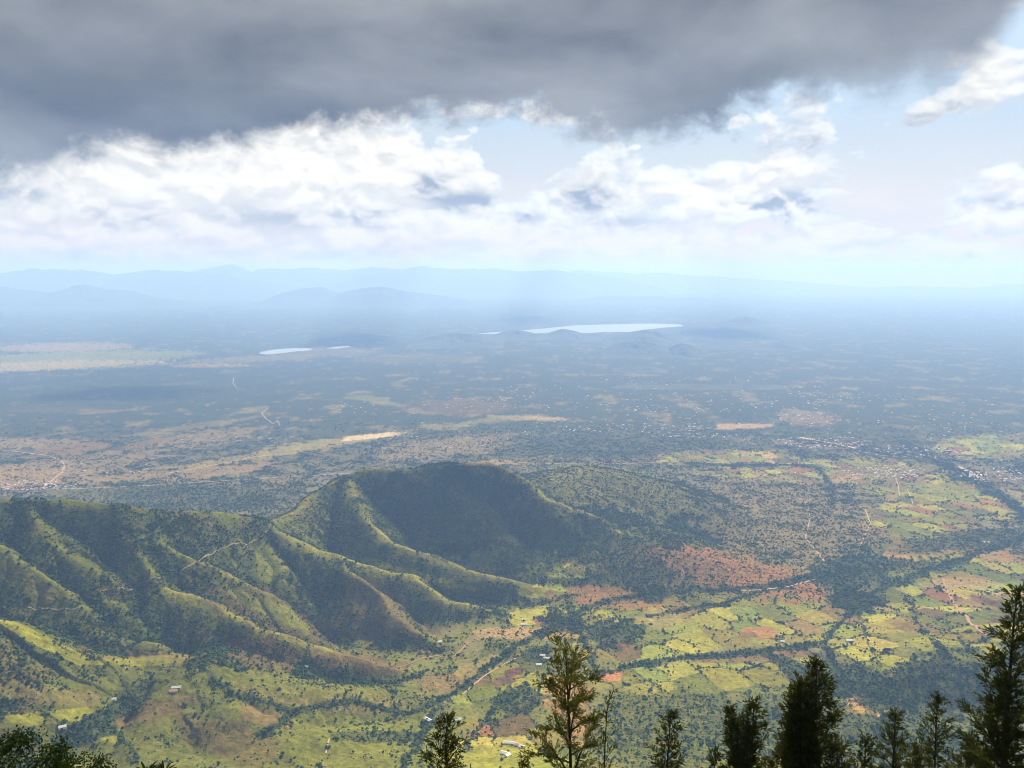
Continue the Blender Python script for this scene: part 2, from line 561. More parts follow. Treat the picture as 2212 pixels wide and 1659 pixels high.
FIELD_REGIONS = [  # px, py, rx, ry, rot
    (1600, 1345, 330, 52, 0.0), (1560, 1460, 270, 40, -.05), (1400, 1385, 140, 60, 0.0), (1180, 1335, 90, 24, 0.0), (2030, 1300, 190, 70, .15), (1960, 1390, 210, 75, .2),
    (2110, 1240, 150, 55, .1), (1990, 1185, 95, 38, .0), (1990, 1120, 130, 40, 0.0), (2080, 1075, 190, 40, 0.1), (1800, 1020, 260, 26, 0), (1560, 990, 160, 18, 0),
    (2150, 965, 130, 26, 0), (1080, 1450, 130, 50, -.5), (1190, 1560, 90, 120, 0.1), (1050, 1600, 120, 60, -.3), (1180, 1275, 60, 16, 0), (1240, 1228, 60, 22, 0), (1890, 1500, 60, 40, 0), (2150, 1330, 80, 60, 0)]
PATCHES = [  # px, py, rx, ry, rot, colour, density, strength
    (1590, 1238, 210, 40, .22, RED * .85 + STRAW * .15, .30, .9), (1310, 1292, 110, 24, .1, RED * .45 + SOIL * .35 + STRAW * .2, .12, .85), (1430, 1220, 130, 40, .2, SOIL, .45, .6),
    (1700, 1130, 190, 90, .1, STRAW * .6 + SOIL * .4, .42, .55), (1640, 1366, 44, 13, .12, RED * .7 + TAN * .35, .06, .88), (1612, 1372, 20, 8, -.1, SOIL, .06, .85), (1690, 1412, 60, 10, .0, SOIL, .06, .88), (1560, 1540, 26, 12, .0, RED, .02, 1),
    (1318, 1460, 26, 11, 0, RED + TAN * .2, .05, 1), (1140, 1368, 110, 12, .0, TAN, .25, .9), (1590, 1425, 110, 8, 0, SOIL, .03, .8), (1110, 1452, 20, 8, -.2, np.array([.10, .05, .04]), .02, 1),
    (1090, 1470, 26, 9, -.2, np.array([.12, .07, .05]), .02, 1), (1210, 1505, 60, 45, 0, RED * .55 + STRAW * .45, .12, .75), (1250, 1560, 30, 60, 0, RED * .5 + STRAW * .5, .12, .6), (1005, 1455, 90, 18, -.35, STRAW, .15, .8),
    (960, 1470, 55, 22, -.2, SOIL, .25, .6), (1870, 1525, 42, 22, .1, RED * .6 + STRAW * .6, .05, 1), (2150, 1200, 60, 16, .1, TAN * .6 + RED * .3, .05, .8), (2130, 1297, 36, 9, .1, SOIL, .03, 1), (1960, 1190, 45, 10, 0, SOIL, .05, .9),
    (2070, 1262, 70, 12, .0, TAN, .15, .7), (1975, 1350, 60, 14, .2, SOIL, .06, .7), (1330, 1392, 34, 8, 0, np.array([.12, .05, .04]), .03, .9), (1430, 1338, 60, 16, 0, STRAW, .04, .8),
    # left hills; bright strips on crests, benches and the knob paint in sunlight
    (470, 1560, 480, 125, .05, GRASS * .74, .17, .9), (880, 1600, 130, 75, 0, GRASS * .9, .25, .7), (700, 1600, 170, 60, 0, GRASS * 1.0, .16, .7),  # first patch: grass, dimmed for the shade over the lower left
    (790, 1320, 120, 60, .3, BROWN, .30, .7), (600, 1330, 150, 40, .35, BROWN, .4, .6), (575, 1412, 90, 40, .2, SOIL * .8, .4, .75), (770, 1430, 110, 20, .15, BROWN, .12, .8), (330, 1420, 110, 12, 0, STRAW * .7, .05, .8),
    (620, 1330, 60, 16, .5, GRASS, .1, .8), (560, 1310, 90, 12, .5, GRASS * 1.05, .08, .8), (580, 1215, 22, 44, -.3, GRASS, .12, .85), (60, 1255, 80, 18, .5, STRAW * .6, .2, .6),
    (90, 1385, 110, 13, .45, LIME * .9, .06, .9), (560, 1545, 60, 20, .3, BROWN * 1.3, .06, .75), (500, 1600, 120, 40, .3, SOIL * .8, .1, .5), (260, 1430, 100, 8, 0, LIME * .8, .05, .8), (250, 1592, 45, 16, .2, LIME, .04, .8), (700, 1510, 180, 24, .1, STRAW * .8, .2, .7), (640, 1480, 180, 26, .15, GRASS, .2, .6),
    (90, 1500, 120, 22, .1, STRAW * .7, .12, .7), (80, 1552, 120, 14, -.1, LIME * .85, .06, .9), (330, 1535, 90, 22, -.3, BROWN, .08, .7), (730, 1610, 130, 24, -.1, GRASS, .1, .7), (1060, 1640, 110, 34, 0, LIME, .06, .8), (1010, 1560, 40, 24, -.3, GRASS, .1, .7),
    (690, 1290, 60, 50, .5, OLIVE, .75, .6), (800, 1590, 90, 14, 0, FOREST, 1, .5), (830, 1300, 60, 44, .9, STRAW * .6, .3, .5), (760, 1120, 30, 60, .7, GRASS * .8, .5, .7),
    (650, 1140, 120, 18, .35, GRASS, .45, .7), (860, 1232, 160, 10, .25, LIME * .8, .15, .8), (980, 1100, 170, 90, .0, FOREST * 1.5, .9, .7), (1250, 1180, 200, 60, .3, OLIVE * .8, .75, .6), (1320, 1050, 190, 50, .2, STRAW * .4 + OLIVE * .8, .42, .85),  # cone patch adds bush and paints in its cloud shade; last patch paints sunlit tone
    # woods and belts on the valley floor
    (1845, 1236, 90, 40, -.1, FOREST * 1.7, .72, .85), (1850, 1300, 60, 26, 0, FOREST, .95, .8), (1990, 1225, 90, 16, 0, OLIVE * .8, .65, .7), (2080, 1168, 140, 20, -.1, OLIVE * .8, .65, .75), (1330, 1370, 60, 34, 0, BUSH, .85, .7), (1215, 1340, 50, 26, 0, FOREST, .95, .7),
    (1160, 1415, 34, 20, 0, FOREST, .9, .7), (1860, 1480, 130, 40, .3, FOREST * 1.4, .9, .6), (2040, 1480, 150, 60, -.1, OLIVE * .8, .75, .8), (1450, 1590, 170, 90, .1, GRASS * .75, .46, .85), (1980, 1620, 220, 70, 0, OLIVE * .9, .6, .8), (1130, 1510, 60, 34, -.3, BUSH, .8, .7), (1700, 1560, 200, 60, 0, OLIVE * .9, .5, .7),
    (1740, 1455, 90, 22, .4, BUSH, .8, .7), (180, 1590, 60, 16, -.2, FOREST, .95, .8), (230, 1545, 90, 14, -.4, FOREST, .95, .7),
    # far plain
    (60, 960, 170, 12, .0, TAN * .7 + PLAIN * .3, .2, .6), (40, 1030, 140, 26, -.05, TAN * .9, .15, .75), (190, 1000, 160, 22, -.1, TAN * .6 + PLAIN * .3, .25, .6), (160, 970, 90, 10, -.1, SOIL, .1, .8), (300, 1028, 190, 8, -.1, TAN * .8, .1, .6),
    (480, 1018, 130, 9, -.14, TAN * .8, .1, .7), (560, 985, 190, 8, -.14, STRAW, .1, .7), (720, 955, 150, 9, -.12, STRAW * .8 + GRASS * .3, .08, .8), (800, 943, 60, 5, -.1, SAND, .02, .9), (450, 945, 120, 16, -.12, TAN * .6 + PLAIN * .4, .3, .6),
    (330, 955, 70, 6, -.2, SOIL, .1, .7), (400, 925, 160, 6, -.15, STRAW * .8, .2, .5), (1140, 903, 110, 5, .05, STRAW, .1, .8), (1030, 910, 50, 5, -.2, GRASS, .1, .8), (1190, 904, 60, 3, .05, TAN, .1, .8), (1000, 880, 110, 18, 0, SOIL, .3, .5), (800, 862, 50, 7, .1, GRASS, .1, .7), (960, 965, 150, 24, -.1, TAN * .6 + PLAIN * .5, .3, .55),
    (960, 922, 60, 7, 0, STRAW * .9, .2, .7), (1060, 1000, 60, 6, 0, TAN, .1, .7), (1610, 918, 62, 8, -.05, TAN + RED * .1, .05, .9), (1750, 905, 60, 16, 0, TAN * .7, .3, .6), (1780, 960, 110, 10, .12, TAN * .7, .3, .5), (2010, 1060, 150, 14, 0, GRASS, .1, .5),
    (140, 750, 150, 10, -.02, TAN, .1, .6), (130, 772, 230, 12, -.05, GRASS * 1.2, .1, .75), (100, 790, 260, 10, -.04, STRAW * 1.2, .1, .8), (330, 768, 120, 9, -.05, GRASS, .1, .7), (560, 775, 150, 7, -.05, STRAW * .8, .1, .5), (460, 790, 90, 4, 0, TAN, .1, .6), (700, 760, 120, 10, 0, STRAW * .6, .1, .5), (900, 775, 130, 12, 0, STRAW * .6, .1, .35),
    (130, 885, 150, 8, 0, SOIL, .2, .4), (2120, 1030, 80, 14, .2, SOIL, .2, .6), (1900, 1020, 110, 14, .0, SOIL, .15, .6), (1620, 895, 62, 16, 0, FOREST, 1, .9), (1200, 830, 400, 8, 0, FOREST, .9, .3),
    (300, 840, 420, 40, -.05, FOREST * 1.3, .9, .5), (250, 1062, 160, 14, 0, GRASS * .6, .2, .6), (430, 1075, 200, 30, 0, BUSH, .7, .5), (1060, 930, 300, 8, -.1, BUSH, .9, .4), (1330, 960, 230, 26, 0, BUSH, .9, .4),
]
BELTS = [  # tree lines along streams: pts, half width px, density
    ([(560, 1585), (640, 1535), (760, 1512), (880, 1545), (960, 1512), (1040, 1455), (1110, 1400), (1180, 1362), (1240, 1330), (1300, 1300), (1390, 1287), (1500, 1277), (1650, 1270), (1740, 1245), (1850, 1230)], 9),
    ([(1290, 1462), (1380, 1434), (1500, 1421), (1600, 1410), (1700, 1400), (1780, 1388), (1830, 1330), (1900, 1270)], 8),
    ([(1240, 1330), (1270, 1400), (1290, 1462)], 8), ([(960, 1512), (900, 1600), (860, 1680)], 11), ([(640, 1535), (500, 1500), (440, 1445)], 7), ([(300, 1640), (230, 1560), (260, 1500), (330, 1470)], 9),
    ([(1780, 1388), (1820, 1460), (1790, 1540)], 9), ([(1900, 1270), (2000, 1235), (2212, 1160)], 10), ([(1750, 1250), (1560, 1305), (1400, 1330)], 5), ([(1860, 1330), (1880, 1400), (1900, 1440)], 4), ([(1960, 1290), (1990, 1360), (2060, 1420)], 4), ([(2020, 1340), (2100, 1400)], 4),
    ([(1960, 960), (2060, 1015), (2130, 1050), (2212, 1110), (2300, 1180)], 14), ([(1500, 930), (1700, 945), (1830, 965), (1960, 985)], 6), ([(1480, 1003), (1760, 1006), (1790, 1040), (1800, 1090)], 4), ([(1000, 1620), (1050, 1560), (1090, 1500)], 7),
    ([(-50, 1500), (100, 1540), (180, 1590)], 6), ([(640, 1440), (700, 1470), (860, 1475), (920, 1450)], 7), ([(870, 1400), (790, 1405), (700, 1385)], 4), ([(1240, 1285), (1120, 1310), (1010, 1290)], 5),
]


def cells(x, y, sx, sy, rot, seed):
    """jittered parcels: id and distance to the boundary"""
    c, s = math.cos(rot), math.sin(rot)
    u = (x * c + y * s) / sx + 0.18 * gnoise(x / 160, y / 160, seed + 5)
    v = (-x * s + y * c) / sy + 0.18 * gnoise(x / 160, y / 160, seed + 6)
    iu = np.floor(u); iv = np.floor(v)
    d1 = np.full(x.shape, 9.0); d2 = np.full(x.shape, 9.0); cid = np.zeros(x.shape, np.int64)
    for i in (-1, 0, 1):
        for j in (-1, 0, 1):
            a = (iu + i).astype(np.int64); b = (iv + j).astype(np.int64)
            h = _hash(a, b, seed)
            px = iu + i + .5 + ((h & 1023) / 1023.0 - .5) * .7
            py = iv + j + .5 + (((h >> 10) & 1023) / 1023.0 - .5) * .7
            d = np.maximum(np.abs(u - px), np.abs(v - py)) * .75 + .25 * np.hypot(u - px, v - py)
            m = d < d1
            d2 = np.where(m, d1, np.minimum(d2, d)); cid = np.where(m, h, cid); d1 = np.where(m, d, d1)
    return cid, d2 - d1


def land(x, y, z, hill, gully, crest):
    X, Y = proj(x, y, z)
    n1 = fbm(x / 120, y / 120, 4, 71); n2 = fbm(x / 45, y / 45, 4, 81); n3 = fbm(x / 900, y / 900, 4, 91); n4 = fbm(x / 12, y / 12, 3, 95)
    far = sstep(3200, 5200, y)

    def mix(a, b, t):
        return a + (b - a) * t[:, None]
    # hills
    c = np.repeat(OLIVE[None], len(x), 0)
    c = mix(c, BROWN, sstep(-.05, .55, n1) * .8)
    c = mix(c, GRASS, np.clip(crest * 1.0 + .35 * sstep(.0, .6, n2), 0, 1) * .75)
    c = mix(c, STRAW * .45 + LIME * .55, crest * sstep(330, 200, z) * .8)  # lower crests tinted gold in the colour, as if sunlit
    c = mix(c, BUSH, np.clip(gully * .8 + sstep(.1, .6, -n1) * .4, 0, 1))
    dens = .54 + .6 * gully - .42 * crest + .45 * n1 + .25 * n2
    # valley floor and plain
    cp = np.repeat(PLAIN[None], len(x), 0)
    cp = mix(cp, STRAW * .55 + SOIL * .3, sstep(-.1, .5, n2) * .55)
    cp = mix(cp, OLIVE, sstep(.0, .5, n1) * .5)
    dp = .46 + .5 * n1 + .35 * n2
    nearfloor = sstep(2700, 2000, y)
    cp = mix(cp, GRASS, nearfloor * sstep(-.3, .3, n1 + .3) * .8)
    dp = dp - .22 * nearfloor
    # beyond the instances: bush with clearings
    n5 = fbm(x / 300, y / 300, 5, 101); n6 = fbm(x / 70, y / 110, 3, 103)
    cf = np.repeat((BUSH * .66 + PLAIN * .03)[None], len(x), 0)
    cf = mix(cf, STRAW * .6 + PLAIN * .4, sstep(.12, .6, n5 + .25 * n6) * .75)
    cf = mix(cf, FOREST * 1.3, sstep(.1, .5, -n3) * .5)
    spots = sstep(.42, .62, n6 + .25 * n5) * sstep(13000, 6000, y)
    cf = mix(cf, TAN * .8, spots * .7)
    cp = mix(cp, cf, far)
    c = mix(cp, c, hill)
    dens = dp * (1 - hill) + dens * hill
    # farmed parcels
    fm = np.zeros(len(x))
    for (px, py, rx, ry, ro) in FIELD_REGIONS:
        fm = np.maximum(fm, patch(px, py, rx, ry, X, Y, n2, ro))
    k = fm > 0.01
    if k.any():
        cid, ed = cells(x[k], y[k], 78, 105, .35, 7)
        pick = np.searchsorted(np.cumsum(FPRB), (cid % 9973) / 9973.0 * .999)
        fc = FPAL[np.clip(pick, 0, 8)] * (0.62 + .66 * ((cid >> 8) % 97) / 97.0)[:, None]
        fc = fc * (1 + .22 * n4[k] + .15 * n2[k])[:, None]
        hedge = sstep(.07, .02, ed) * sstep(-.35, .05, n1[k] + .4 * n2[k])
        fc = fc + (BUSH - fc) * (hedge * .8)[:, None]
        c[k] = c[k] + (fc - c[k]) * fm[k][:, None]
        clump = sstep(.25, .6, n2[k])
        dens[k] = dens[k] * (1 - fm[k]) + fm[k] * (.055 + .75 * hedge + .35 * clump)
    for (px, py, rx, ry, ro, colr, de, st) in PATCHES:
        near_box = (np.abs(X - px) < 1.6 * max(rx, ry)) & (np.abs(Y - py) < 1.6 * max(rx, ry))
        if not near_box.any():
            continue
        i = np.nonzero(near_box)[0]
        m = patch(px, py, rx, ry, X[i], Y[i], n2[i] * 1.1 + n1[i] * .8, ro, square=st >= .9 and de < .1) * st
        c[i] = c[i] + (colr[None] * (1 + .25 * n4[i] + .2 * n2[i])[:, None] - c[i]) * m[:, None]
        dens[i] = dens[i] * (1 - m) + (de + .2 * n2[i] * (de > .15)) * m
    for pts, w in BELTS:
        xs = [p[0] for p in pts]; ys = [p[1] for p in pts]
        i = np.nonzero((X > min(xs) - 40) & (X < max(xs) + 40) & (Y > min(ys) - 40) & (Y < max(ys) + 40))[0]
        if len(i) == 0:
            continue
        d = poly_dist(pts, X[i] + 14 * n2[i], Y[i] + 8 * n1[i]) * 1.25
        m = sstep(w * 1.3, w * .45, d * (1 + .8 * n1[i])) * np.clip(1.05 + .9 * n2[i], .45, 1)
        c[i] = c[i] + (FOREST * 1.2 - c[i]) * (m * .85)[:, None]
        dens[i] = np.maximum(dens[i], m * .86)
    # terraces on the red slope
    tm = patch(1600, 1240, 150, 30, X, Y, n2, .22)
    st = sstep(.55, .9, np.sin(y / 5.5 + .012 * x + 1.5 * n1))
    c = mix(c, BUSH, tm * st * .6)
    c = c * (1 + .16 * n4 + .10 * n2)[:, None]
    # the scarp under the camera
    up = sstep(1100, 700, y)
    c = mix(c, BUSH, up)
    c = c * np.array([1.03, .99, .68])
    return np.clip(c, .004, .8), np.clip(dens, 0, 1.2)


# ------------------------------------------------------------------ materials
def new_mat(name):
    m = bpy.data.materials.new(name)
    m.use_nodes = True
    nt = m.node_tree
    nt.nodes.clear()
    out = nt.nodes.new('ShaderNodeOutputMaterial')
    return m, nt, out


def pbsdf(nt, out, color, rough=.9, spec=.15):
    b = nt.nodes.new('ShaderNodeBsdfPrincipled')
    if isinstance(color, S):
        nt.links.new(color.s, b.inputs['Base Color'])
    else:
        b.inputs['Base Color'].default_value = (*color, 1)
    b.inputs['Roughness'].default_value = rough
    b.inputs['Specular IOR Level'].default_value = spec
    nt.links.new(b.outputs[0], out.inputs[0])
    return b


def bump(nt, b, h, dist, strength=1.0):
    n = nt.nodes.new('ShaderNodeBump')
    n.inputs['Strength'].default_value = strength
    n.inputs['Distance'].default_value = dist
    nt.links.new(h.s, n.inputs['Height'])
    nt.links.new(n.outputs[0], b.inputs['Normal'])


def gpos(nt):
    g = nt.nodes.new('ShaderNodeNewGeometry')
    return S(nt, g.outputs['Position'])


def ground_material():
    m, nt, out = new_mat('ground_cover')
    a = nt.nodes.new('ShaderNodeAttribute'); a.attribute_name = 'cover'
    c = S(nt, a.outputs['Color'])
    p = gpos(nt)
    f = noise(nt, p, .11, 5, .6)
    f2 = noise(nt, p, .028, 4, .55)
    v = (f - .5) * .9 + (f2 - .5) * .5 + 1.0
    a2 = nt.nodes.new('ShaderNodeAttribute'); a2.attribute_name = 'scrub'
    sc = S(nt, a2.outputs['Fac'])
    vo = nt.nodes.new('ShaderNodeTexVoronoi'); vo.inputs['Scale'].default_value = .19
    nt.links.new(p.s, vo.inputs['Vector'])
    spot = S(nt, vo.outputs['Distance']).ramp(.52, .30)
    gate = (noise(nt, p, .06, 3, .6) - .5) * 1.6 + sc * 1.15
    spot = spot * gate.ramp(.25, .75)
    c = cmix(nt, spot * .8, c, (.028, .040, .013))
    c2 = cmix(nt, 1.0, c, vcomb(nt, v, v, v), 'MULTIPLY')
    b = pbsdf(nt, out, c2, 1.0, .05)
    bump(nt, b, f + spot * .5, 4.0, .8)
    return m


def leaf_material(name, col, col2, trans=.25):
    m, nt, out = new_mat(name)
    oi = nt.nodes.new('ShaderNodeObjectInfo')
    r = S(nt, oi.outputs['Random'])
    p = gpos(nt)
    n = noise(nt, p, .9 if trans else .35, 3, .6)
    f = (r * .65 + n * .75 - .2).clamp()
    c = cmix(nt, f, col, col2)
    d = nt.nodes.new('ShaderNodeBsdfDiffuse'); nt.links.new(c.s, d.inputs[0])
    if not trans:
        nt.links.new(d.outputs[0], out.inputs[0])
        return m
    t = nt.nodes.new('ShaderNodeBsdfTranslucent'); nt.links.new(cmix(nt, .5, c, (col2[0] * 1.5, col2[1] * 1.5, col2[2])).s, t.inputs[0])
    mx = nt.nodes.new('ShaderNodeMixShader'); mx.inputs[0].default_value = trans
    nt.links.new(d.outputs[0], mx.inputs[1]); nt.links.new(t.outputs[0], mx.inputs[2])
    nt.links.new(mx.outputs[0], out.inputs[0])
    return m


def simple_material(name, col, rough=.9, spec=.2, scale=.5, amp=.5, bumpd=0.0):
    m, nt, out = new_mat(name)
    f = noise(nt, gpos(nt), scale, 4, .6)
    v = (f - .5) * amp * 2 + 1.0
    b = pbsdf(nt, out, cmix(nt, 1.0, col, vcomb(nt, v, v, v), 'MULTIPLY'), rough, spec)
    if bumpd:
        bump(nt, b, f, bumpd)
    return m


M_GROUND = ground_material()
M_BUSH = leaf_material('bush_leaves', (.018, .036, .007), (.070, .100, .018), 0)
M_WATTLE = leaf_material('feathery_leaves', (.028, .042, .010), (.080, .082, .018), .35)
M_DARKLEAF = leaf_material('dark_leaves', (.020, .030, .009), (.055, .060, .015), .30)
M_BROAD = leaf_material('broad_leaves', (.012, .022, .006), (.032, .050, .011), .22)
M_BARK = simple_material('bark', (.055, .042, .030), .95, .1, 6.0, .5, .02)
M_MOUNT = simple_material('mountain_bush', (.085, .092, .066), 1.0, .02, .004, .5)
M_TIN = simple_material('tin_roof', (.45, .45, .44), .45, .5, .6, .12)
M_DULL = simple_material('weathered_tin', (.46, .45, .43), .55, .4, .6, .2)
M_RUST = simple_material('rusty_roof', (.36, .20, .13), .7, .3, .6, .25)
M_THATCH = simple_material('thatch_roof', (.17, .115, .07), .95, .1, 1.5, .3)
M_MUD = simple_material('mud_wall', (.36, .21, .13), .95, .1, .8, .2)
M_WASH = simple_material('whitewashed_wall', (.72, .68, .60), .9, .2, .8, .12)
M_PATH = simple_material('hill_path', (.26, .185, .105), .95, .1, .08, .3)
M_DIRT = simple_material('dirt_track', (.42, .30, .19), .95, .1, .08, .3)
M_REDDIRT = simple_material('red_track', (.36, .19, .11), .95, .1, .08, .3)
M_SAND = simple_material('river_sand', (.42, .34, .25), .95, .1, .05, .25)


def water_material():
    m, nt, out = new_mat('lake_water')
    b = pbsdf(nt, out, (.22, .25, .25), .16, .5)
    n = noise(nt, gpos(nt), .02, 3, .5)
    bump(nt, b, n, .8, .3)
    return m


M_WATER = water_material()


# ------------------------------------------------------------------ ground sheet
def build_ground():
    tdense = np.linspace(-.74, .74, 1040)
    tside = np.concatenate([np.linspace(.76, 1.0, 24), np.linspace(1.08, 2.4, 14)])
    t = np.concatenate([-tside[::-1], tdense, tside])
    ynear = np.concatenate([np.linspace(-3000, -40, 16), np.linspace(-24, 3, 19), np.geomspace(4, 1140, 68)])
    q = np.concatenate([np.linspace(900 / 1150, 900 / 3000, 560)[:-1], np.linspace(900 / 3000, 900 / 62000, 235)])
    yfar = 900 / q
    yy = np.concatenate([ynear, yfar])
    half = np.maximum(yy, 0) + np.where(yy < 1150, (1150 - np.maximum(yy, 0)) * sstep(60, 1150, np.maximum(yy, 60)) * 0 + 60 + np.abs(np.minimum(yy, 0)) * 1.2, 60)
    X = t[None, :] * half[:, None]
    Y = np.repeat(yy[:, None], len(t), 1)
    x = X.ravel(); y = Y.ravel()
    z, hill, gully, crest = H(x, y, True)
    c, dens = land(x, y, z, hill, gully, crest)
    nr, nc = X.shape
    i = np.arange(nr - 1)[:, None] * nc + np.arange(nc - 1)[None, :]
    quads = np.stack([i, i + 1, i + 1 + nc, i + nc], -1).reshape(-1, 4)
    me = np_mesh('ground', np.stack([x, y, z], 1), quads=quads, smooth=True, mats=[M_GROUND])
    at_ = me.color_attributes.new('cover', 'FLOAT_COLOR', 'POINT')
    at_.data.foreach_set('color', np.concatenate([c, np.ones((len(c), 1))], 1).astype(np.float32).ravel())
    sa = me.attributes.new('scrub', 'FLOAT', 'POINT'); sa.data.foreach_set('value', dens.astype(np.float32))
    o = link('ground', me)
    tag(o, 'farmed valley floor and green spurred hillsides below the viewpoint', None, None, 'structure')
    return o


build_ground()


# ------------------------------------------------------------------ far hills and mountains
def mountain(name, prof, depth, width, label, seed, rough=.10, base=0.0):
    """prof: skyline points (px, py); built as a full ridge with both flanks at its own distance"""
    pts = []
    if depth is None or name == 'hill':
        depth = at(prof[0][0], max(q[1] for q in prof), 0.0)[1]
    for px, py in prof:
        d = ray(px, py); t = depth / d[1]
        pts.append((d[0] * t, CAMZ + d[2] * t))
    pts = np.array(pts)
    if name == 'hill':
        pts[:, 1] *= .8
    n = 240
    xs = np.linspace(pts[0, 0], pts[-1, 0], n)
    zs = np.interp(xs, pts[:, 0], pts[:, 1])
    if name == 'mountain':
        zs = zs + (zs - base) * .07 * fbm(xs / (width * .55), xs * 0 + seed, 4, seed + 1) + (zs - base) * .02 * gnoise(xs / 260, xs * 0 + seed, seed + 2)
    ker = np.array([.25, .5, .25]); zs = np.convolve(np.pad(zs, 1, 'edge'), ker, 'valid')
    m = 49
    v = np.linspace(-1, 1, m)
    Xg = np.repeat(xs[None], m, 0); Vg = np.repeat(v[:, None], n, 1)
    sc = width
    Yg = depth + Vg * sc + sc * .12 * fbm(Xg / sc * 1.5, Vg * 1.5, 3, seed)
    prof_v = np.maximum(1 - np.abs(Vg), 0) ** 1.15
    spur = fbm(Xg / (sc * .35), Vg * 2.2, 4, seed + 9)
    Z = base - 4 + (np.maximum(zs[None] - base, 0) + 4) * prof_v * (1 + .55 * spur * np.abs(Vg)) + rough * (np.abs(Vg) > 0) * 0
    Z += rough * np.maximum(zs[None] - base, 0) * fbm(Xg / (sc * .16), Yg / (sc * .16), 3, seed + 3) * .5
    edge = np.minimum(np.arange(n), np.arange(n)[::-1]) / 6.0
    Z = np.minimum(Z, base - 4 + (Z - base + 4) * np.clip(edge, 0, 1)[None])
    Z = np.maximum(Z, base - 4)
    i = np.arange(m - 1)[:, None] * n + np.arange(n - 1)[None]
    quads = np.stack([i, i + 1, i + 1 + n, i + n], -1).reshape(-1, 4)
    me = np_mesh(name, np.stack([Xg.ravel(), Yg.ravel(), Z.ravel()], 1), quads=quads, smooth=True, mats=[M_MOUNT])
    o = link(name, me)
    tag(o, label, None, None, 'structure')
    return o


mountain('mountain', [(-600, 604), (-200, 592), (0, 589), (80, 581), (180, 583), (240, 592), (300, 587), (360, 583), (430, 588), (520, 600), (640, 618), (760, 640)], 33000, 3000, 'long faint blue range at the left end of the horizon', 201)
mountain('mountain', [(300, 620), (380, 596), (440, 578), (500, 570), (525, 577), (543, 587), (560, 579), (610, 582), (680, 578), (740, 584), (800, 577), (870, 581), (920, 576), (990, 583), (1060, 579), (1120, 586), (1190, 583), (1280, 592), (1360, 606), (1460, 630)], 38000, 3200, 'far blue range with a notch left of the middle of the horizon', 203)
mountain('mountain', [(1050, 610), (1150, 592), (1260, 584), (1370, 590), (1420, 589), (1500, 596), (1560, 597), (1640, 604), (1700, 606), (1780, 614), (1900, 622), (2050, 634)], 45000, 3600, 'palest far range sinking into the haze right of the middle', 205)
mountain('mountain', [(-500, 640), (-200, 625), (0, 620), (60, 626), (110, 634), (160, 618), (190, 614), (230, 624), (290, 630), (330, 640), (400, 652), (470, 668), (540, 684)], 24000, 2200, 'hazy peak with a stepped right shoulder at the far left', 211)
mountain('mountain', [(470, 690), (540, 662), (590, 640), (620, 630), (660, 622), (700, 620), (730, 632), (790, 622), (830, 618), (870, 628), (930, 636), (1000, 646), (1060, 662), (1150, 684)], 25000, 2200, 'broad hazy double hill left of the long lake', 221)
mountain('mountain', [(1150, 660), (1300, 640), (1420, 640), (1560, 648), (1700, 655), (1850, 660)], 28000, 1800, 'low faint ridge above the long lake', 231)
mountain('mountain', [(1500, 640), (1620, 615), (1700, 622), (1800, 628), (1950, 618), (2100, 622), (2212, 612), (2400, 620), (2700, 640)], 43000, 3600, 'faintest low range at the right of the horizon', 235)
for i, (pr, dep, wd, lab) in enumerate([
    ([(1040, 728), (1075, 718), (1095, 710), (1120, 707), (1145, 714), (1175, 724), (1200, 730)], 14300, 420, 'rounded hill at the near shore of the long lake, leftmost of the shore hills'),
    ([(1165, 728), (1190, 714), (1215, 705), (1240, 710), (1265, 720), (1300, 730)], 14500, 430, 'pointed hill with a right shoulder by the middle of the long lake shore'),
    ([(1295, 740), (1330, 722), (1360, 712), (1395, 705), (1425, 712), (1460, 726), (1500, 740)], 14000, 520, 'broad dark hill near the right end of the long lake'),
    ([(1290, 760), (1320, 742), (1350, 732), (1385, 728), (1420, 738), (1470, 752), (1500, 764)], 12600, 480, 'low hill in front of the broad lake hill'),
    ([(1425, 765), (1450, 745), (1472, 735), (1495, 741), (1518, 756), (1540, 766)], 12200, 330, 'small steep conical hill right of the lake hills'),
    ([(1550, 700), (1580, 688), (1612, 677), (1645, 688), (1690, 702)], 18500, 600, 'isolated pale cone hill right of the long lake'),
    ([(1610, 752), (1650, 742), (1690, 732), (1715, 738), (1745, 750)], 13000, 380, 'small flat topped hill in the hazy plain on the right'),
    ([(880, 745), (930, 722), (985, 712), (1040, 720), (1090, 738)], 14200, 600, 'low blue hill left of the long lake'),
    ([(1500, 750), (1545, 738), (1580, 736), (1630, 748)], 13500, 380, 'very low hill between the conical and the flat topped hill'),
    ([(1535, 908), (1565, 897), (1600, 890), (1640, 891), (1665, 902), (1680, 908)], 5750, 150, 'dark wooded hillock above the red field in the plain'),
    ([(1320, 800), (1360, 790), (1400, 788), (1440, 798)], 9200, 250, 'dim low swell in the middle of the plain'),
    ([(1330, 836), (1500, 828), (1620, 827), (1700, 834)], 7550, 200, 'long low wooded rise across the plain'),
]):
    mountain('hill', pr, dep, wd, lab, 300 + 11 * i)


# ------------------------------------------------------------------ water
def sheet(name, pts_px, z, mat, label):
    v = [at(px, py, z) for px, py in pts_px]
    me = bpy.data.meshes.new(name)
    me.from_pydata([tuple(p) for p in v], [], [list(range(len(v)))])
    me.materials.append(mat)
    if me.polygons[0].normal.z < 0:
        me.flip_normals()
    o = link(name, me)
    return tag(o, label, None, None, 'structure')


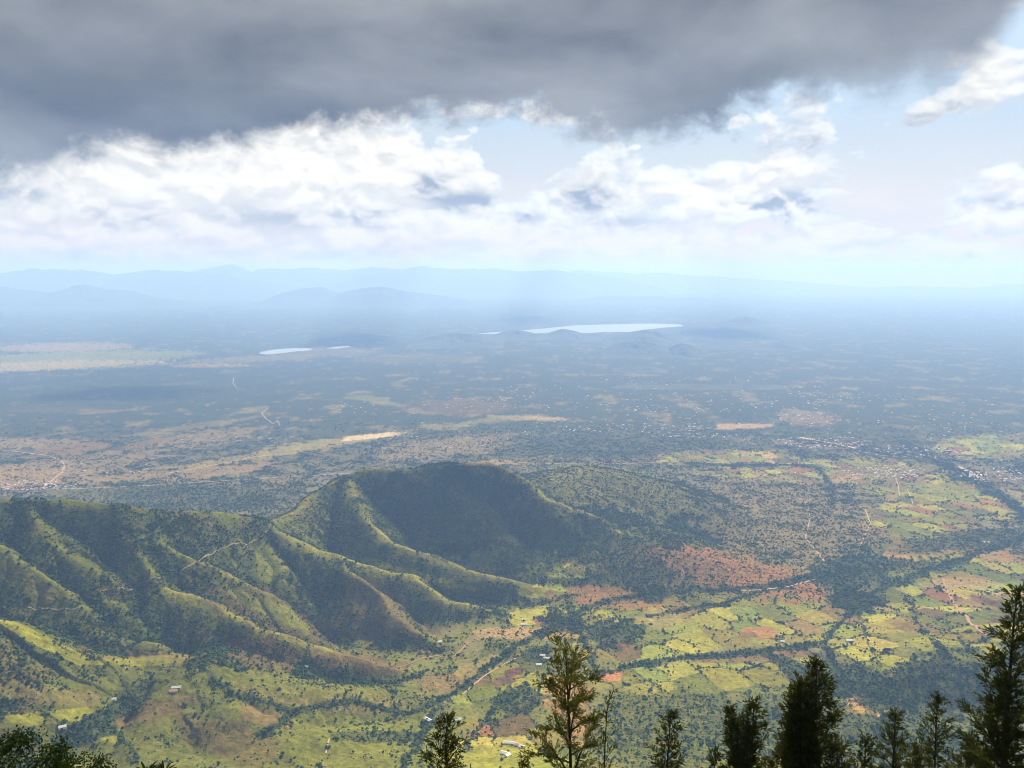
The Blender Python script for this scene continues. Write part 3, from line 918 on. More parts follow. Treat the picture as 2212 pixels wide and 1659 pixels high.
sheet('lake', [(1031, 721), (1060, 722), (1085, 719), (1120, 722), (1200, 718), (1260, 720), (1310, 717), (1360, 717), (1420, 709), (1477, 704), (1470, 701), (1420, 699), (1380, 699), (1300, 701), (1240, 703), (1180, 709), (1120, 714), (1060, 718)], 2.5, M_WATER, 'long pale lake behind the shore hills')
sheet('lake', [(558, 763), (575, 766), (600, 764), (640, 759), (668, 757), (677, 753), (650, 752), (615, 753), (585, 756), (566, 760)], 2.5, M_WATER, 'small oval lake left of the long lake')
sheet('lake', [(704, 753), (730, 753), (757, 749), (752, 747), (725, 749)], 2.5, M_WATER, 'thin sliver of water right of the oval lake')


# ------------------------------------------------------------------ roads, tracks, dry river beds
def ribbon(name, pts_px, width, mat, label, lift=1.0, wob=0.0, seed=1):
    P = [at(p[0], p[1], 2.0) if name in ('plain_road', 'river_bed') else ground_at(*p) for p in pts_px]
    width = width * (1.0 if name == 'river_bed' else .62)
    P = np.array([p for p in P if p is not None])[:, :2]
    s = np.concatenate([[0], np.cumsum(np.hypot(*np.diff(P, axis=0).T))])
    n = int(max(8, min(400, s[-1] / max(6, width * .8))))
    # smooth through the points
    ss = np.linspace(0, s[-1], n)
    x = np.interp(ss, s, P[:, 0]); y = np.interp(ss, s, P[:, 1])
    for _ in range(6):
        x[1:-1] = .25 * x[:-2] + .5 * x[1:-1] + .25 * x[2:]; y[1:-1] = .25 * y[:-2] + .5 * y[1:-1] + .25 * y[2:]
    if wob:
        x += wob * gnoise(ss / (width * 9), ss * 0 + seed, seed); y += wob * gnoise(ss / (width * 9), ss * 0 + seed + 50, seed)
    tx = np.gradient(x); ty = np.gradient(y); L = np.hypot(tx, ty) + 1e-9
    nx, ny = -ty / L, tx / L
    w = width * (.5 + .22 * gnoise(ss / (width * 5), ss * 0 + 3.3, seed + 7))
    rows = []
    for k in (-1, -.33, .33, 1):
        px, py = x + nx * w * k, y + ny * w * k
        rows.append(np.stack([px, py, H(px, py) + lift], 1))
    V = np.stack(rows, 1).reshape(-1, 3)
    i = (np.arange(n - 1) * 4)[:, None] + np.arange(3)[None]
    q = np.stack([i, i + 1, i + 5, i + 4], -1).reshape(-1, 4)
    me = np_mesh(name, V, quads=q, smooth=True, mats=[mat])
    return tag(link(name, me), label, None, None, 'structure')


ribbon('hillside_path', [(214, 1279), (259, 1271), (316, 1259), (348, 1249)], 3.6, M_PATH, 'thin pale path contouring the shaded spur on the left')
ribbon('hillside_path', [(360, 1240), (405, 1227), (429, 1214), (436, 1203), (473, 1187), (518, 1173), (567, 1158), (619, 1151)], 4.2, M_PATH, 'thin pale path climbing along the hillside to the saddle')
ribbon('hillside_path', [(60, 1312), (110, 1316), (150, 1318), (175, 1312)], 4.0, M_PATH, 'short pale path on the near spur at far left')
ribbon('dirt_track', [(862, 1441), (905, 1424), (945, 1415), (975, 1424), (1000, 1400), (1018, 1384), (1060, 1378), (1110, 1368)], 5.0, M_REDDIRT, 'orange track round the toe of the brown spur')
ribbon('dirt_track', [(704, 1628), (708, 1605), (712, 1595)], 4.0, M_DIRT, 'short pale footpath on the bright knoll at the bottom')
ribbon('dirt_track', [(2037, 1250), (2045, 1275), (2057, 1297), (2075, 1320), (2094, 1343), (2115, 1362), (2135, 1376)], 11, M_REDDIRT, 'red eroded gully track through the right hand fields', 1.2, 4)
ribbon('dirt_track', [(1738, 1160), (1755, 1180), (1775, 1205), (1790, 1224)], 8, M_DIRT, 'pale track running down to the dark wood')
ribbon('dirt_track', [(1700, 1060), (1745, 1090), (1750, 1120), (1740, 1160)], 6, M_DIRT, 'faint track through the scrub above the dark wood')
ribbon('dirt_track', [(1868, 1098), (1880, 1130), (1862, 1170), (1850, 1200)], 6, M_DIRT, 'faint winding track beside the fields')
ribbon('dirt_track', [(1600, 1275), (1650, 1274), (1700, 1268), (1760, 1252)], 9, M_SAND, 'pale stony stream bed at the foot of the red slope')
ribbon('dirt_track', [(1000, 1500), (1040, 1465), (1080, 1440), (1120, 1420)], 5, M_DIRT, 'straw coloured field track leading to the two tin houses')
ribbon('plain_road', [(-60, 1062), (130, 1060), (240, 1056), (330, 1050), (540, 1038), (790, 1022)], 13, M_DIRT, 'straight pale road across the plain behind the left ridge', 1.5)
ribbon('plain_road', [(1150, 1003), (1320, 1002), (1480, 998), (1600, 1001), (1760, 1003)], 12, M_DIRT, 'straight road continuing right of the dark hill', 1.5)
ribbon('plain_road', [(-40, 975), (20, 975), (60, 978), (105, 985), (132, 997), (140, 1008), (133, 1022), (112, 1040), (92, 1057)], 15, M_DIRT, 'curved pale road to the village at far left', 1.5)
ribbon('plain_road', [(330, 1030), (400, 1018), (470, 1004), (530, 992), (580, 984), (640, 978)], 13, M_DIRT, 'broad pale track among the dry fields left of the hill', 1.5, 5)
ribbon('plain_road', [(505, 815), (503, 828), (512, 838), (530, 841)], 9, M_DIRT, 'short pale track in the dark far bush', 1.5, 6)
ribbon('plain_road', [(578, 882), (565, 893), (575, 905), (590, 915), (600, 908), (604, 918)], 9, M_DIRT, 'winding pale stream bed in the middle distance', 1.5, 6)
ribbon('river_bed', [(1720, 944), (1745, 946), (1765, 952), (1790, 956), (1820, 962), (1850, 968)], 34, M_SAND, 'pale sandy river bed by the far town', 1.5, 8)
ribbon('river_bed', [(1985, 982), (2010, 985), (2028, 994), (2040, 1000)], 22, M_SAND, 'short bend of sandy river bed right of the town', 1.5, 6)
ribbon('river_bed', [(2062, 1008), (2080, 1012), (2095, 1020), (2104, 1030), (2116, 1037)], 34, M_SAND, 'broad sandy river bed near the right village', 1.5, 6)
ribbon('plain_road', [(1862, 1002), (1890, 993), (1912, 991)], 8, M_DIRT, 'short farm road beside the round green field', 1.5)
ribbon('plain_road', [(1935, 1035), (1940, 1050), (1943, 1075)], 6, M_DIRT, 'farm lane below the crowded village', 1.5)
ribbon('plain_road', [(1960, 1060), (1966, 1075), (1972, 1092)], 6, M_DIRT, 'second farm lane right of the first below the village', 1.5)


# ------------------------------------------------------------------ bushes
def lump(name, seed, sub=2, flat=.8, mat=M_BUSH, amp=.35):
    bm = bmesh.new()
    bmesh.ops.create_icosphere(bm, subdivisions=sub, radius=1.0)
    r = np.random.default_rng(seed)
    a, b, c = r.uniform(0, 9, 3)
    for v in bm.verts:
        n = v.co.normalized()
        k = 1 + amp * (math.sin(3.1 * n.x + a) * math.sin(2.7 * n.y + b) + .6 * math.sin(5.3 * n.z + c + 3 * n.x)) + float(r.uniform(-.13, .13))
        v.co = n * k
        v.co.z = max(v.co.z * flat, -.25) + .2
    me = bpy.data.meshes.new(name)
    bm.to_mesh(me); bm.free()
    me.materials.append(mat)
    for p in me.polygons:
        p.use_smooth = False
    return me


def tree_lump(name, seed, mat=M_BUSH):
    """a small round-headed tree: short stem and three joined crown lumps"""
    r = np.random.default_rng(seed)
    bm = bmesh.new()
    for k in range(4):
        m2 = Matrix.Translation((r.uniform(-.45, .45), r.uniform(-.45, .45), 1.0 + r.uniform(-.25, .5))) @ Matrix.Diagonal((r.uniform(.5, .75),) * 2 + (r.uniform(.4, .6), 1))
        bmesh.ops.create_icosphere(bm, subdivisions=1, radius=1.0, matrix=m2)
    for v in bm.verts:
        v.co += Vector(r.uniform(-.12, .12, 3))
    bmesh.ops.create_cone(bm, segments=5, radius1=.14, radius2=.08, depth=1.3, matrix=Matrix.Translation((0, 0, .4)))
    me = bpy.data.meshes.new(name)
    bm.to_mesh(me); bm.free()
    me.materials.append(mat)
    return me


BUSH_MESHES = [lump('bush_a', 1, 2), lump('bush_b', 2, 2, .7), lump('bush_c', 3, 1, .9), tree_lump('bush_d', 4), tree_lump('bush_e', 5)]


def scatter_bushes():
    N = 760000
    y0, y1 = 1180.0, 5400.0
    y = np.sqrt(rng.uniform(y0 ** 2, y1 ** 2, N))
    x = rng.uniform(-.74, .74, N) * y
    z, hill, gully, crest = H(x, y, True)
    _, dens = land(x, y, z, hill, gully, crest)
    X, Y = proj(x, y, z)
    p = np.clip(dens, 0, 1) ** 1.6 * .95
    farf = sstep(2400, 4800, y)
    p = p * (1 - .62 * farf) * sstep(5400, 3900, y)
    # clumping at bush scale
    p = p * (0.55 + .9 * sstep(-.35, .55, fbm(x / 34, y / 34, 3, 131)))
    keep = rng.random(N) < p
    x, y, d, farf = x[keep], y[keep], dens[keep], farf[keep]
    sib = rng.random(len(x)) < .95
    sib2 = rng.random(len(x)) < .55
    def near_by(a, m, r): return a[m] + rng.normal(0, r, int(m.sum()))
    x = np.concatenate([x, near_by(x, sib, 9), near_by(x, sib2, 14)]); y = np.concatenate([y, near_by(y, sib, 9), near_by(y, sib2, 14)])
    d = np.concatenate([d, d[sib] * .8, d[sib2] * .8]); farf = np.concatenate([farf, farf[sib], farf[sib2]])
    sc = rng.gamma(3.2, 1 / 3.2, len(x)) * (1.3 + 1.0 * np.clip(d, 0, 1)) * (1 + .3 * farf)
    sc = np.clip(sc, .7, 4.6)
    z = H(x, y) - .1
    return x, y, z, sc


bx, by, bz, bs = scatter_bushes()
print('bushes', len(bx))
vis = bs / np.hypot(by, CAMZ - bz)
PXb, PYb = proj(bx, by, bz)
inside = (PXb > 10) & (PXb < 2200) & (PYb > 1080) & (PYb < 1650)
order = np.argsort(np.where(inside, -vis, 1))
front = order[:300]
rest = np.setdiff1d(np.arange(len(bx)), front)

LANDMARKS = [(375, 1490, 'on the bare knoll around the pair of houses'), (90, 1530, 'on the bright benches at far left'), (230, 1560, 'in the lower left hollow'), (620, 1620, 'on the bright knoll at the bottom edge'),
             (700, 1500, 'on the slope below the brown spur'), (950, 1400, 'near the tip of the brown spur'), (1000, 1500, 'along the stream left of the feathery tree'), (1100, 1610, 'around the bottom farm row'),
             (1200, 1500, 'behind the feathery tree'), (1450, 1560, 'on the scrubby slope right of the feathery tree'), (1600, 1450, 'among the fields above the right hand trees'), (1700, 1560, 'behind the biggest dark conical tree'),
             (1870, 1500, 'around the red clearing behind the right hand trees'), (2020, 1480, 'on the wooded spur at the right'), (1980, 1610, 'on the slope behind the rightmost trees'), (150, 1380, 'on the lit near spur at far left'),
             (500, 1330, 'on the shaded spurs of the left ridge'), (1300, 1380, 'by the stream in the valley middle'), (1850, 1380, 'around the lone white shed'), (2110, 1400, 'in the gullied fields at the right')]
BUSH_PROTO = []
for k, i in enumerate(front):
    me = BUSH_MESHES[k % len(BUSH_MESHES)]
    o = link('bush', me, None, (bx[i], by[i], bz[i]))
    o.scale = (bs[i],) * 3
    o.rotation_euler = (0, 0, random.uniform(0, 6.28))
    k0 = min(LANDMARKS, key=lambda q: math.hypot(PXb[i] - q[0], PYb[i] - q[1]))
    look = ('round dark bush', 'low spreading dark bush', 'rough dark bush', 'small round headed tree', 'small uneven headed tree')[k % 5]
    tag(o, look + ' ' + k0[2], 'bush', look.split()[-1] + 's ' + k0[2])
    if k < len(BUSH_MESHES):
        BUSH_PROTO.append(o)


def instance_object(name, x, y, z, sc, protos, label):
    me = bpy.data.meshes.new(name)
    me.vertices.add(len(x))
    me.vertices.foreach_set('co', np.stack([x, y, z], 1).astype(np.float32).ravel())
    a = me.attributes.new('size', 'FLOAT', 'POINT')
    a.data.foreach_set('value', sc.astype(np.float32))
    a = me.attributes.new('turn', 'FLOAT', 'POINT')
    a.data.foreach_set('value', rng.uniform(0, 6.28, len(x)).astype(np.float32))
    a = me.attributes.new('pick', 'INT', 'POINT')
    a.data.foreach_set('value', rng.integers(0, len(protos), len(x)).astype(np.int32))
    o = link(name, me)
    ng = bpy.data.node_groups.new(name + '_nodes', 'GeometryNodeTree')
    ng.interface.new_socket('Geometry', in_out='INPUT', socket_type='NodeSocketGeometry')
    ng.interface.new_socket('Geometry', in_out='OUTPUT', socket_type='NodeSocketGeometry')
    gi = ng.nodes.new('NodeGroupInput'); go = ng.nodes.new('NodeGroupOutput')
    iop = ng.nodes.new('GeometryNodeInstanceOnPoints')
    iop.inputs['Pick Instance'].default_value = True
    j = ng.nodes.new('GeometryNodeJoinGeometry')
    for p in reversed(protos):
        oi = ng.nodes.new('GeometryNodeObjectInfo')
        oi.inputs['Object'].default_value = p
        oi.inputs['As Instance'].default_value = True
        oi.transform_space = 'ORIGINAL'
        ng.links.new(oi.outputs['Geometry'], j.inputs[0])

    def attr(nm, typ):
        n = ng.nodes.new('GeometryNodeInputNamedAttribute')
        n.data_type = typ
        n.inputs['Name'].default_value = nm
        return n.outputs[0]
    m2p = ng.nodes.new('GeometryNodeMeshToPoints')
    ng.links.new(gi.outputs[0], m2p.inputs[0])
    ng.links.new(m2p.outputs[0], iop.inputs['Points'])
    ng.links.new(j.outputs[0], iop.inputs['Instance'])
    ng.links.new(attr('pick', 'INT'), iop.inputs['Instance Index'])
    cx = ng.nodes.new('ShaderNodeCombineXYZ')
    ng.links.new(attr('turn', 'FLOAT'), cx.inputs[2])
    e2r = ng.nodes.new('FunctionNodeEulerToRotation')
    ng.links.new(cx.outputs[0], e2r.inputs[0])
    ng.links.new(e2r.outputs[0], iop.inputs['Rotation'])
    ng.links.new(attr('size', 'FLOAT'), iop.inputs['Scale'])
    ng.links.new(iop.outputs[0], go.inputs[0])
    md = o.modifiers.new('scatter', 'NODES')
    md.node_group = ng
    tag(o, label, None, None, 'stuff')
    return o


instance_object('scrub_vegetation', bx[rest], by[rest], bz[rest], bs[rest], BUSH_PROTO, 'countless dark bushes and small trees speckling hills and plain')


# ------------------------------------------------------------------ houses
def house_meshes(L, W, Hh, roofm, wallm, hip=False):
    """walls with a doorway recess and an overhanging pitched roof"""
    w = []
    q = []

    def box(x0, y0, z0, x1, y1, z1):
        b = len(w)
        w.extend([(x0, y0, z0), (x1, y0, z0), (x1, y1, z0), (x0, y1, z0), (x0, y0, z1), (x1, y0, z1), (x1, y1, z1), (x0, y1, z1)])
        q.extend([[b + i for i in f] for f in ((0, 1, 5, 4), (1, 2, 6, 5), (2, 3, 7, 6), (3, 0, 4, 7), (4, 5, 6, 7), (3, 2, 1, 0))])
    l, d = L / 2, W / 2
    box(-l, -d + .3, -1.5, l, d, Hh)
    box(-l, -d, -1.5, -.6, -d + .3, Hh); box(.6, -d, -1.5, l, -d + .3, Hh); box(-.6, -d, 2.1, .6, -d + .3, Hh)
    wall = np_mesh('wall', w, quads=q, mats=[wallm])
    o = .6; rh = W * .22; t = .15
    a = l * .55 if hip else l + o
    v = []
    for dz in (0, t):
        v += [(-l - o, -d - o, Hh - .1 + dz), (l + o, -d - o, Hh - .1 + dz), (l + o, d + o, Hh - .1 + dz), (-l - o, d + o, Hh - .1 + dz), (-a, 0, Hh + rh + dz), (a, 0, Hh + rh + dz)]
    tr = [(6, 7, 11), (6, 11, 10), (8, 9, 10), (8, 10, 11), (7, 8, 11), (9, 6, 10), (1, 0, 5), (0, 4, 5), (3, 2, 4), (2, 5, 4), (2, 1, 5), (0, 3, 4),
          (0, 1, 7), (0, 7, 6), (1, 2, 8), (1, 8, 7), (2, 3, 9), (2, 9, 8), (3, 0, 6), (3, 6, 9)]
    roof = np_mesh('roof', v, tris=tr, mats=[roofm])
    return wall, roof


def house(px, py, L, W, roofm, wallm, label, rot=0.0, hh=2.9, group=None, hip=False):
    p = ground_at(px, py)
    o = link('house', None, None, p)
    o.empty_display_size = 2
    o.rotation_euler = (0, 0, rot)
    tag(o, label, 'house', group)
    a, b = house_meshes(L, W, hh, roofm, wallm, hip)
    link('wall', a, o); link('roof', b, o)
    return o


house(381, 1487, 17, 8, M_TIN, M_MUD, 'white tin roofed house on the bare knoll, the upper of its pair', .12, group='homesteads in the near hills')
house(375, 1494, 15, 7, M_RUST, M_WASH, 'rusty roofed house just below the white roofed one on the bare knoll', .2, group='homesteads in the near hills')
house(135, 1572, 12, 8, M_TIN, M_WASH, 'lone small white house above the dark bush at lower left', .5, group='homesteads in the near hills')
house(246, 1512, 8, 6, M_TIN, M_WASH, 'tiny white hut by the trees in the lower left hollow', .3, group='homesteads in the near hills')
house(1172, 1417, 13, 8, M_TIN, M_WASH, 'white house at the track end above the feathery tree, the upper of two touching', -.15, group='homesteads in the near hills')
house(1180, 1423, 16, 8, M_TIN, M_MUD, 'tin roofed house just below the upper one above the feathery tree', -.15, group='homesteads in the near hills')
house(1164, 1437, 13, 9, M_TIN, M_WASH, 'single white house on its own below the pair by the feathery tree', .1, group='homesteads in the near hills')
house(950, 1388, 11, 8, M_TIN, M_WASH, 'small white house on the tip of the brown spur', .2, group='homesteads in the near hills')
house(1132, 1340, 11, 7, M_TIN, M_WASH, 'white house by a tree in the small green field behind the spur', 0, group='homesteads in the near hills')
house(1131, 1350, 16, 8, M_TIN, M_WASH, 'larger white house in front of the one in the small green field', .05, group='homesteads in the near hills')
house(924, 1556, 18, 8, M_TIN, M_MUD, 'slanting tin roofed house left of the bottom conical tree top', -.7, group='homesteads in the near hills')
house(990, 1556, 12, 9, M_TIN, M_WASH, 'white house just right of the bottom conical tree top', .1, group='homesteads in the near hills')
house(1097, 1606, 16, 8, M_TIN, M_WASH, 'long tin roofed house, leftmost of the bottom farm row', -.1, group='homesteads in the near hills')
house(1110, 1608, 10, 8, M_TIN, M_MUD, 'short tin roofed house in the middle of the bottom farm row', -.35, group='homesteads in the near hills')
house(1118, 1611, 10, 8, M_RUST, M_MUD, 'rust roofed house in the bottom farm row', -.35, group='homesteads in the near hills')
house(1127, 1615, 11, 8, M_TIN, M_MUD, 'tin roofed house at the right end of the bottom farm row', -.4, group='homesteads in the near hills')
house(1091, 1629, 16, 8, M_TIN, M_WASH, 'L corner white house set below the bottom farm row', -.4, group='homesteads in the near hills')
house(1097, 1633, 10, 7, M_TIN, M_WASH, 'short white wing beside the house below the bottom farm row', .8, group='homesteads in the near hills')
house(1834, 1385, 17, 9, M_TIN, M_WASH, 'long white shed alone in the dull green field on the right', .05, group='farm buildings in the right hand fields')
house(1843, 1513, 14, 8, M_RUST, M_MUD, 'brown roofed house at the top of the red clearing between the front trees', .1, group='farm buildings in the right hand fields')
house(1858, 1512, 11, 7, M_THATCH, M_MUD, 'thatched house right of the brown roofed one at the red clearing', -.1, group='farm buildings in the right hand fields')
house(2130, 1172, 22, 10, M_TIN, M_WASH, 'white shed by the belt of trees at the right edge', 0, group='farm buildings in the right hand fields')
house(1690, 1387, 10, 7, M_TIN, M_WASH, 'small white house beside the stream trees in the valley', 0, group='farm buildings in the right hand fields')
house(662, 1441, 9, 7, M_TIN, M_WASH, 'tiny pale hut on the shaded brown slope', 0, group='homesteads in the near hills')


def round_hut(px, py, r, label):
    p = ground_at(px, py)
    o = link('round_hut', None, None, p)
    tag(o, label, 'hut', 'round thatched huts under the spur')
    n = 20
    a = np.linspace(0, 2 * math.pi, n, endpoint=False)
    ring = lambda rr, z: np.stack([rr * np.cos(a), rr * np.sin(a), np.full(n, z)], 1)
    i = np.arange(n); j = (i + 1) % n
    V = np.concatenate([ring(r * .85, -1.5), ring(r * .85, 2.2)])
    link('wall', np_mesh('wall', V, quads=np.stack([i, j, j + n, i + n], 1), mats=[M_MUD]), o)
    V = np.concatenate([ring(r * 1.1, 1.9), ring(r * .5, 2.2 + r * .45), ring(.15, 2.2 + r * .75), ring(r * .8, 1.95)])
    q = np.concatenate([np.stack([i, j, j + n, i + n], 1), np.stack([i + n, j + n, j + 2 * n, i + 2 * n], 1), np.stack([j, i, i + 3 * n, j + 3 * n], 1)])
    link('roof', np_mesh('roof', V, quads=q, mats=[M_THATCH]), o)


round_hut(909, 1411, 8, 'larger round thatched hut beside the orange track, the left one')
round_hut(924, 1411, 7, 'smaller round thatched hut beside the orange track, the right one')


def village_house_mesh(k):
    a, b = house_meshes(random.uniform(7, 12), random.uniform(5, 7), 2.8, (M_DULL, M_RUST, M_TIN)[k % 3], (M_WASH, M_MUD)[k % 2])
    bm = bmesh.new(); bm.from_mesh(a); nf = len(bm.faces); bm.from_mesh(b)
    bm.faces.ensure_lookup_table()
    for f in bm.faces[nf:]:
        f.material_index = 1
    me = bpy.data.meshes.new('village_house'); bm.to_mesh(me); bm.free()
    me.materials.append(a.materials[0]); me.materials.append(b.materials[0])
    return me


VH = [village_house_mesh(k) for k in range(6)]
VILLAGES = [  # px, py, rx, ry, n, label, group
    (1905, 1020, 95, 14, 120, 'small tin roofed house in the crowded village among green fields', 'houses of the crowded village among green fields'),
    (2150, 1028, 75, 16, 80, 'small tin roofed house in the village at the right edge', 'houses of the village at the right edge'),
    (75, 1052, 90, 11, 100, 'small tin roofed house in the dusty village behind the left ridge', 'houses of the dusty village behind the left ridge'),
]
SCATTER = [(190, 1010, 140, 22, 60), (1780, 955, 110, 14, 200), (1960, 975, 120, 14, 160), (1750, 905, 70, 16, 120), (1380, 925, 160, 10, 140), (1500, 940, 110, 6, 90), (1850, 860, 130, 10, 90),
           (1450, 850, 420, 40, 500), (1020, 870, 120, 16, 140), (520, 950, 140, 12, 80), (1700, 1030, 70, 12, 30), (1950, 900, 260, 50, 150), (980, 940, 160, 30, 120), (1400, 905, 300, 30, 220), (820, 880, 120, 20, 50), (2080, 920, 120, 30, 60)]
for (cx, cyy, rx, ry, n, lab, grp) in VILLAGES:
    c0 = at(cx, cyy, 4.0)
    k = 0
    while k < n:
        r = math.sqrt(random.random()) * (1 + .15 * random.gauss(0, 1)); an = random.uniform(0, 6.283)
        q = at(cx + rx * r * math.cos(an), cyy + ry * r * math.sin(an), 4.0)
        o = link('village_house', VH[k % 6], None, (q[0], q[1], float(H(np.array([q[0]]), np.array([q[1]]))[0])))
        o.rotation_euler = (0, 0, random.choice((0, .15, 1.57, 1.4)) + random.gauss(0, .1))
        tag(o, lab.replace('tin roofed', ('weathered tin roofed', 'rust roofed', 'pale tin roofed')[k % 3] + ' ' + ('whitewashed', 'mud walled')[k % 2]), 'house', grp)
        k += 1


def scatter_houses():
    V, Q, MI = [], [], []
    for (cx, cyy, rx, ry, n) in SCATTER:
        for k in range(int(n * .5)):
            r = math.sqrt(random.random()); an = random.uniform(0, 6.283)
            q = at(cx + rx * r * math.cos(an), cyy + ry * r * math.sin(an), 3.0)
            L, W, hh = random.uniform(9, 20), random.uniform(6, 10), random.uniform(2.6, 3.4)
            ro = random.uniform(0, 3.14); c, s = math.cos(ro), math.sin(ro)
            z0 = float(H(np.array([q[0]]), np.array([q[1]]))[0]) - .5
            b = len(V)
            for (x, y, z) in ((-L, -W, 0), (L, -W, 0), (L, W, 0), (-L, W, 0), (-L, -W, hh), (L, -W, hh), (L, W, hh), (-L, W, hh), (-L, 0, hh + W * .25), (L, 0, hh + W * .25)):
                x *= .5; y *= .5
                V.append((q[0] + x * c - y * s, q[1] + x * s + y * c, z0 + z))
            fs = [(0, 1, 5, 4), (2, 3, 7, 6), (1, 2, 6, 5), (3, 0, 4, 7), (4, 5, 9, 8), (6, 7, 8, 9), (5, 6, 9, 9), (7, 4, 8, 8)]
            rm = 1 if random.random() < .55 else 2
            for fi, f in enumerate(fs[:6]):
                Q.append([b + i for i in f]); MI.append(rm if fi > 3 else 0)
    me = np_mesh('far_houses', V, quads=Q, mats=[M_MUD, M_DULL, M_RUST], mat_idx=MI)
    tag(link('far_houses', me), 'specks of pale roofs scattered far over the plain', None, None, 'stuff')


scatter_houses()


# ------------------------------------------------------------------ foreground trees
def tube(path, radii, n=6):
    path = np.asarray(path, float)
    V, Q = [], []
    tang = np.gradient(path, axis=0)
    for i, (p, r) in enumerate(zip(path, radii)):
        t = tang[i] / (np.linalg.norm(tang[i]) + 1e-9)
        u = np.cross(t, [0.3, 1, .2]); u /= np.linalg.norm(u) + 1e-9
        w = np.cross(t, u)
        for k in range(n):
            a = 2 * math.pi * k / n
            V.append(p + r * (math.cos(a) * u + math.sin(a) * w))
    for i in range(len(path) - 1):
        for k in range(n):
            k2 = (k + 1) % n
            Q.append((i * n + k, i * n + k2, (i + 1) * n + k2, (i + 1) * n + k))
    return np.array(V), np.array(Q)


class Acc:
    def __init__(self): self.v, self.q, self.n = [], [], 0

    def add(self, v, q):
        self.v.append(v); self.q.append(q + self.n); self.n += len(v)

    def mesh(self, name, mat, smooth=False):
        return np_mesh(name, np.concatenate(self.v), quads=np.concatenate(self.q), smooth=smooth, mats=[mat])


def leaves(P, D, length, width, r):
    """diamond leaflets: base points P, directions D"""
    n = len(P)
    D = D / (np.linalg.norm(D, axis=1, keepdims=True) + 1e-9)
    u = np.cross(D, r.normal(0, 1, (n, 3))); u /= np.linalg.norm(u, axis=1, keepdims=True) + 1e-9
    L = length * r.uniform(.6, 1.3, (n, 1)); W = width * r.uniform(.6, 1.3, (n, 1))
    bend = np.array([0, 0, -1.0]) * L * .12
    a = P; b = P + D * L * .45 + u * W * .5; c = P + D * L + bend; d = P + D * L * .45 - u * W * .5
    V = np.stack([a, b, c, d], 1).reshape(-1, 3)
    Q = np.arange(4 * n).reshape(-1, 4)
    return V, Q


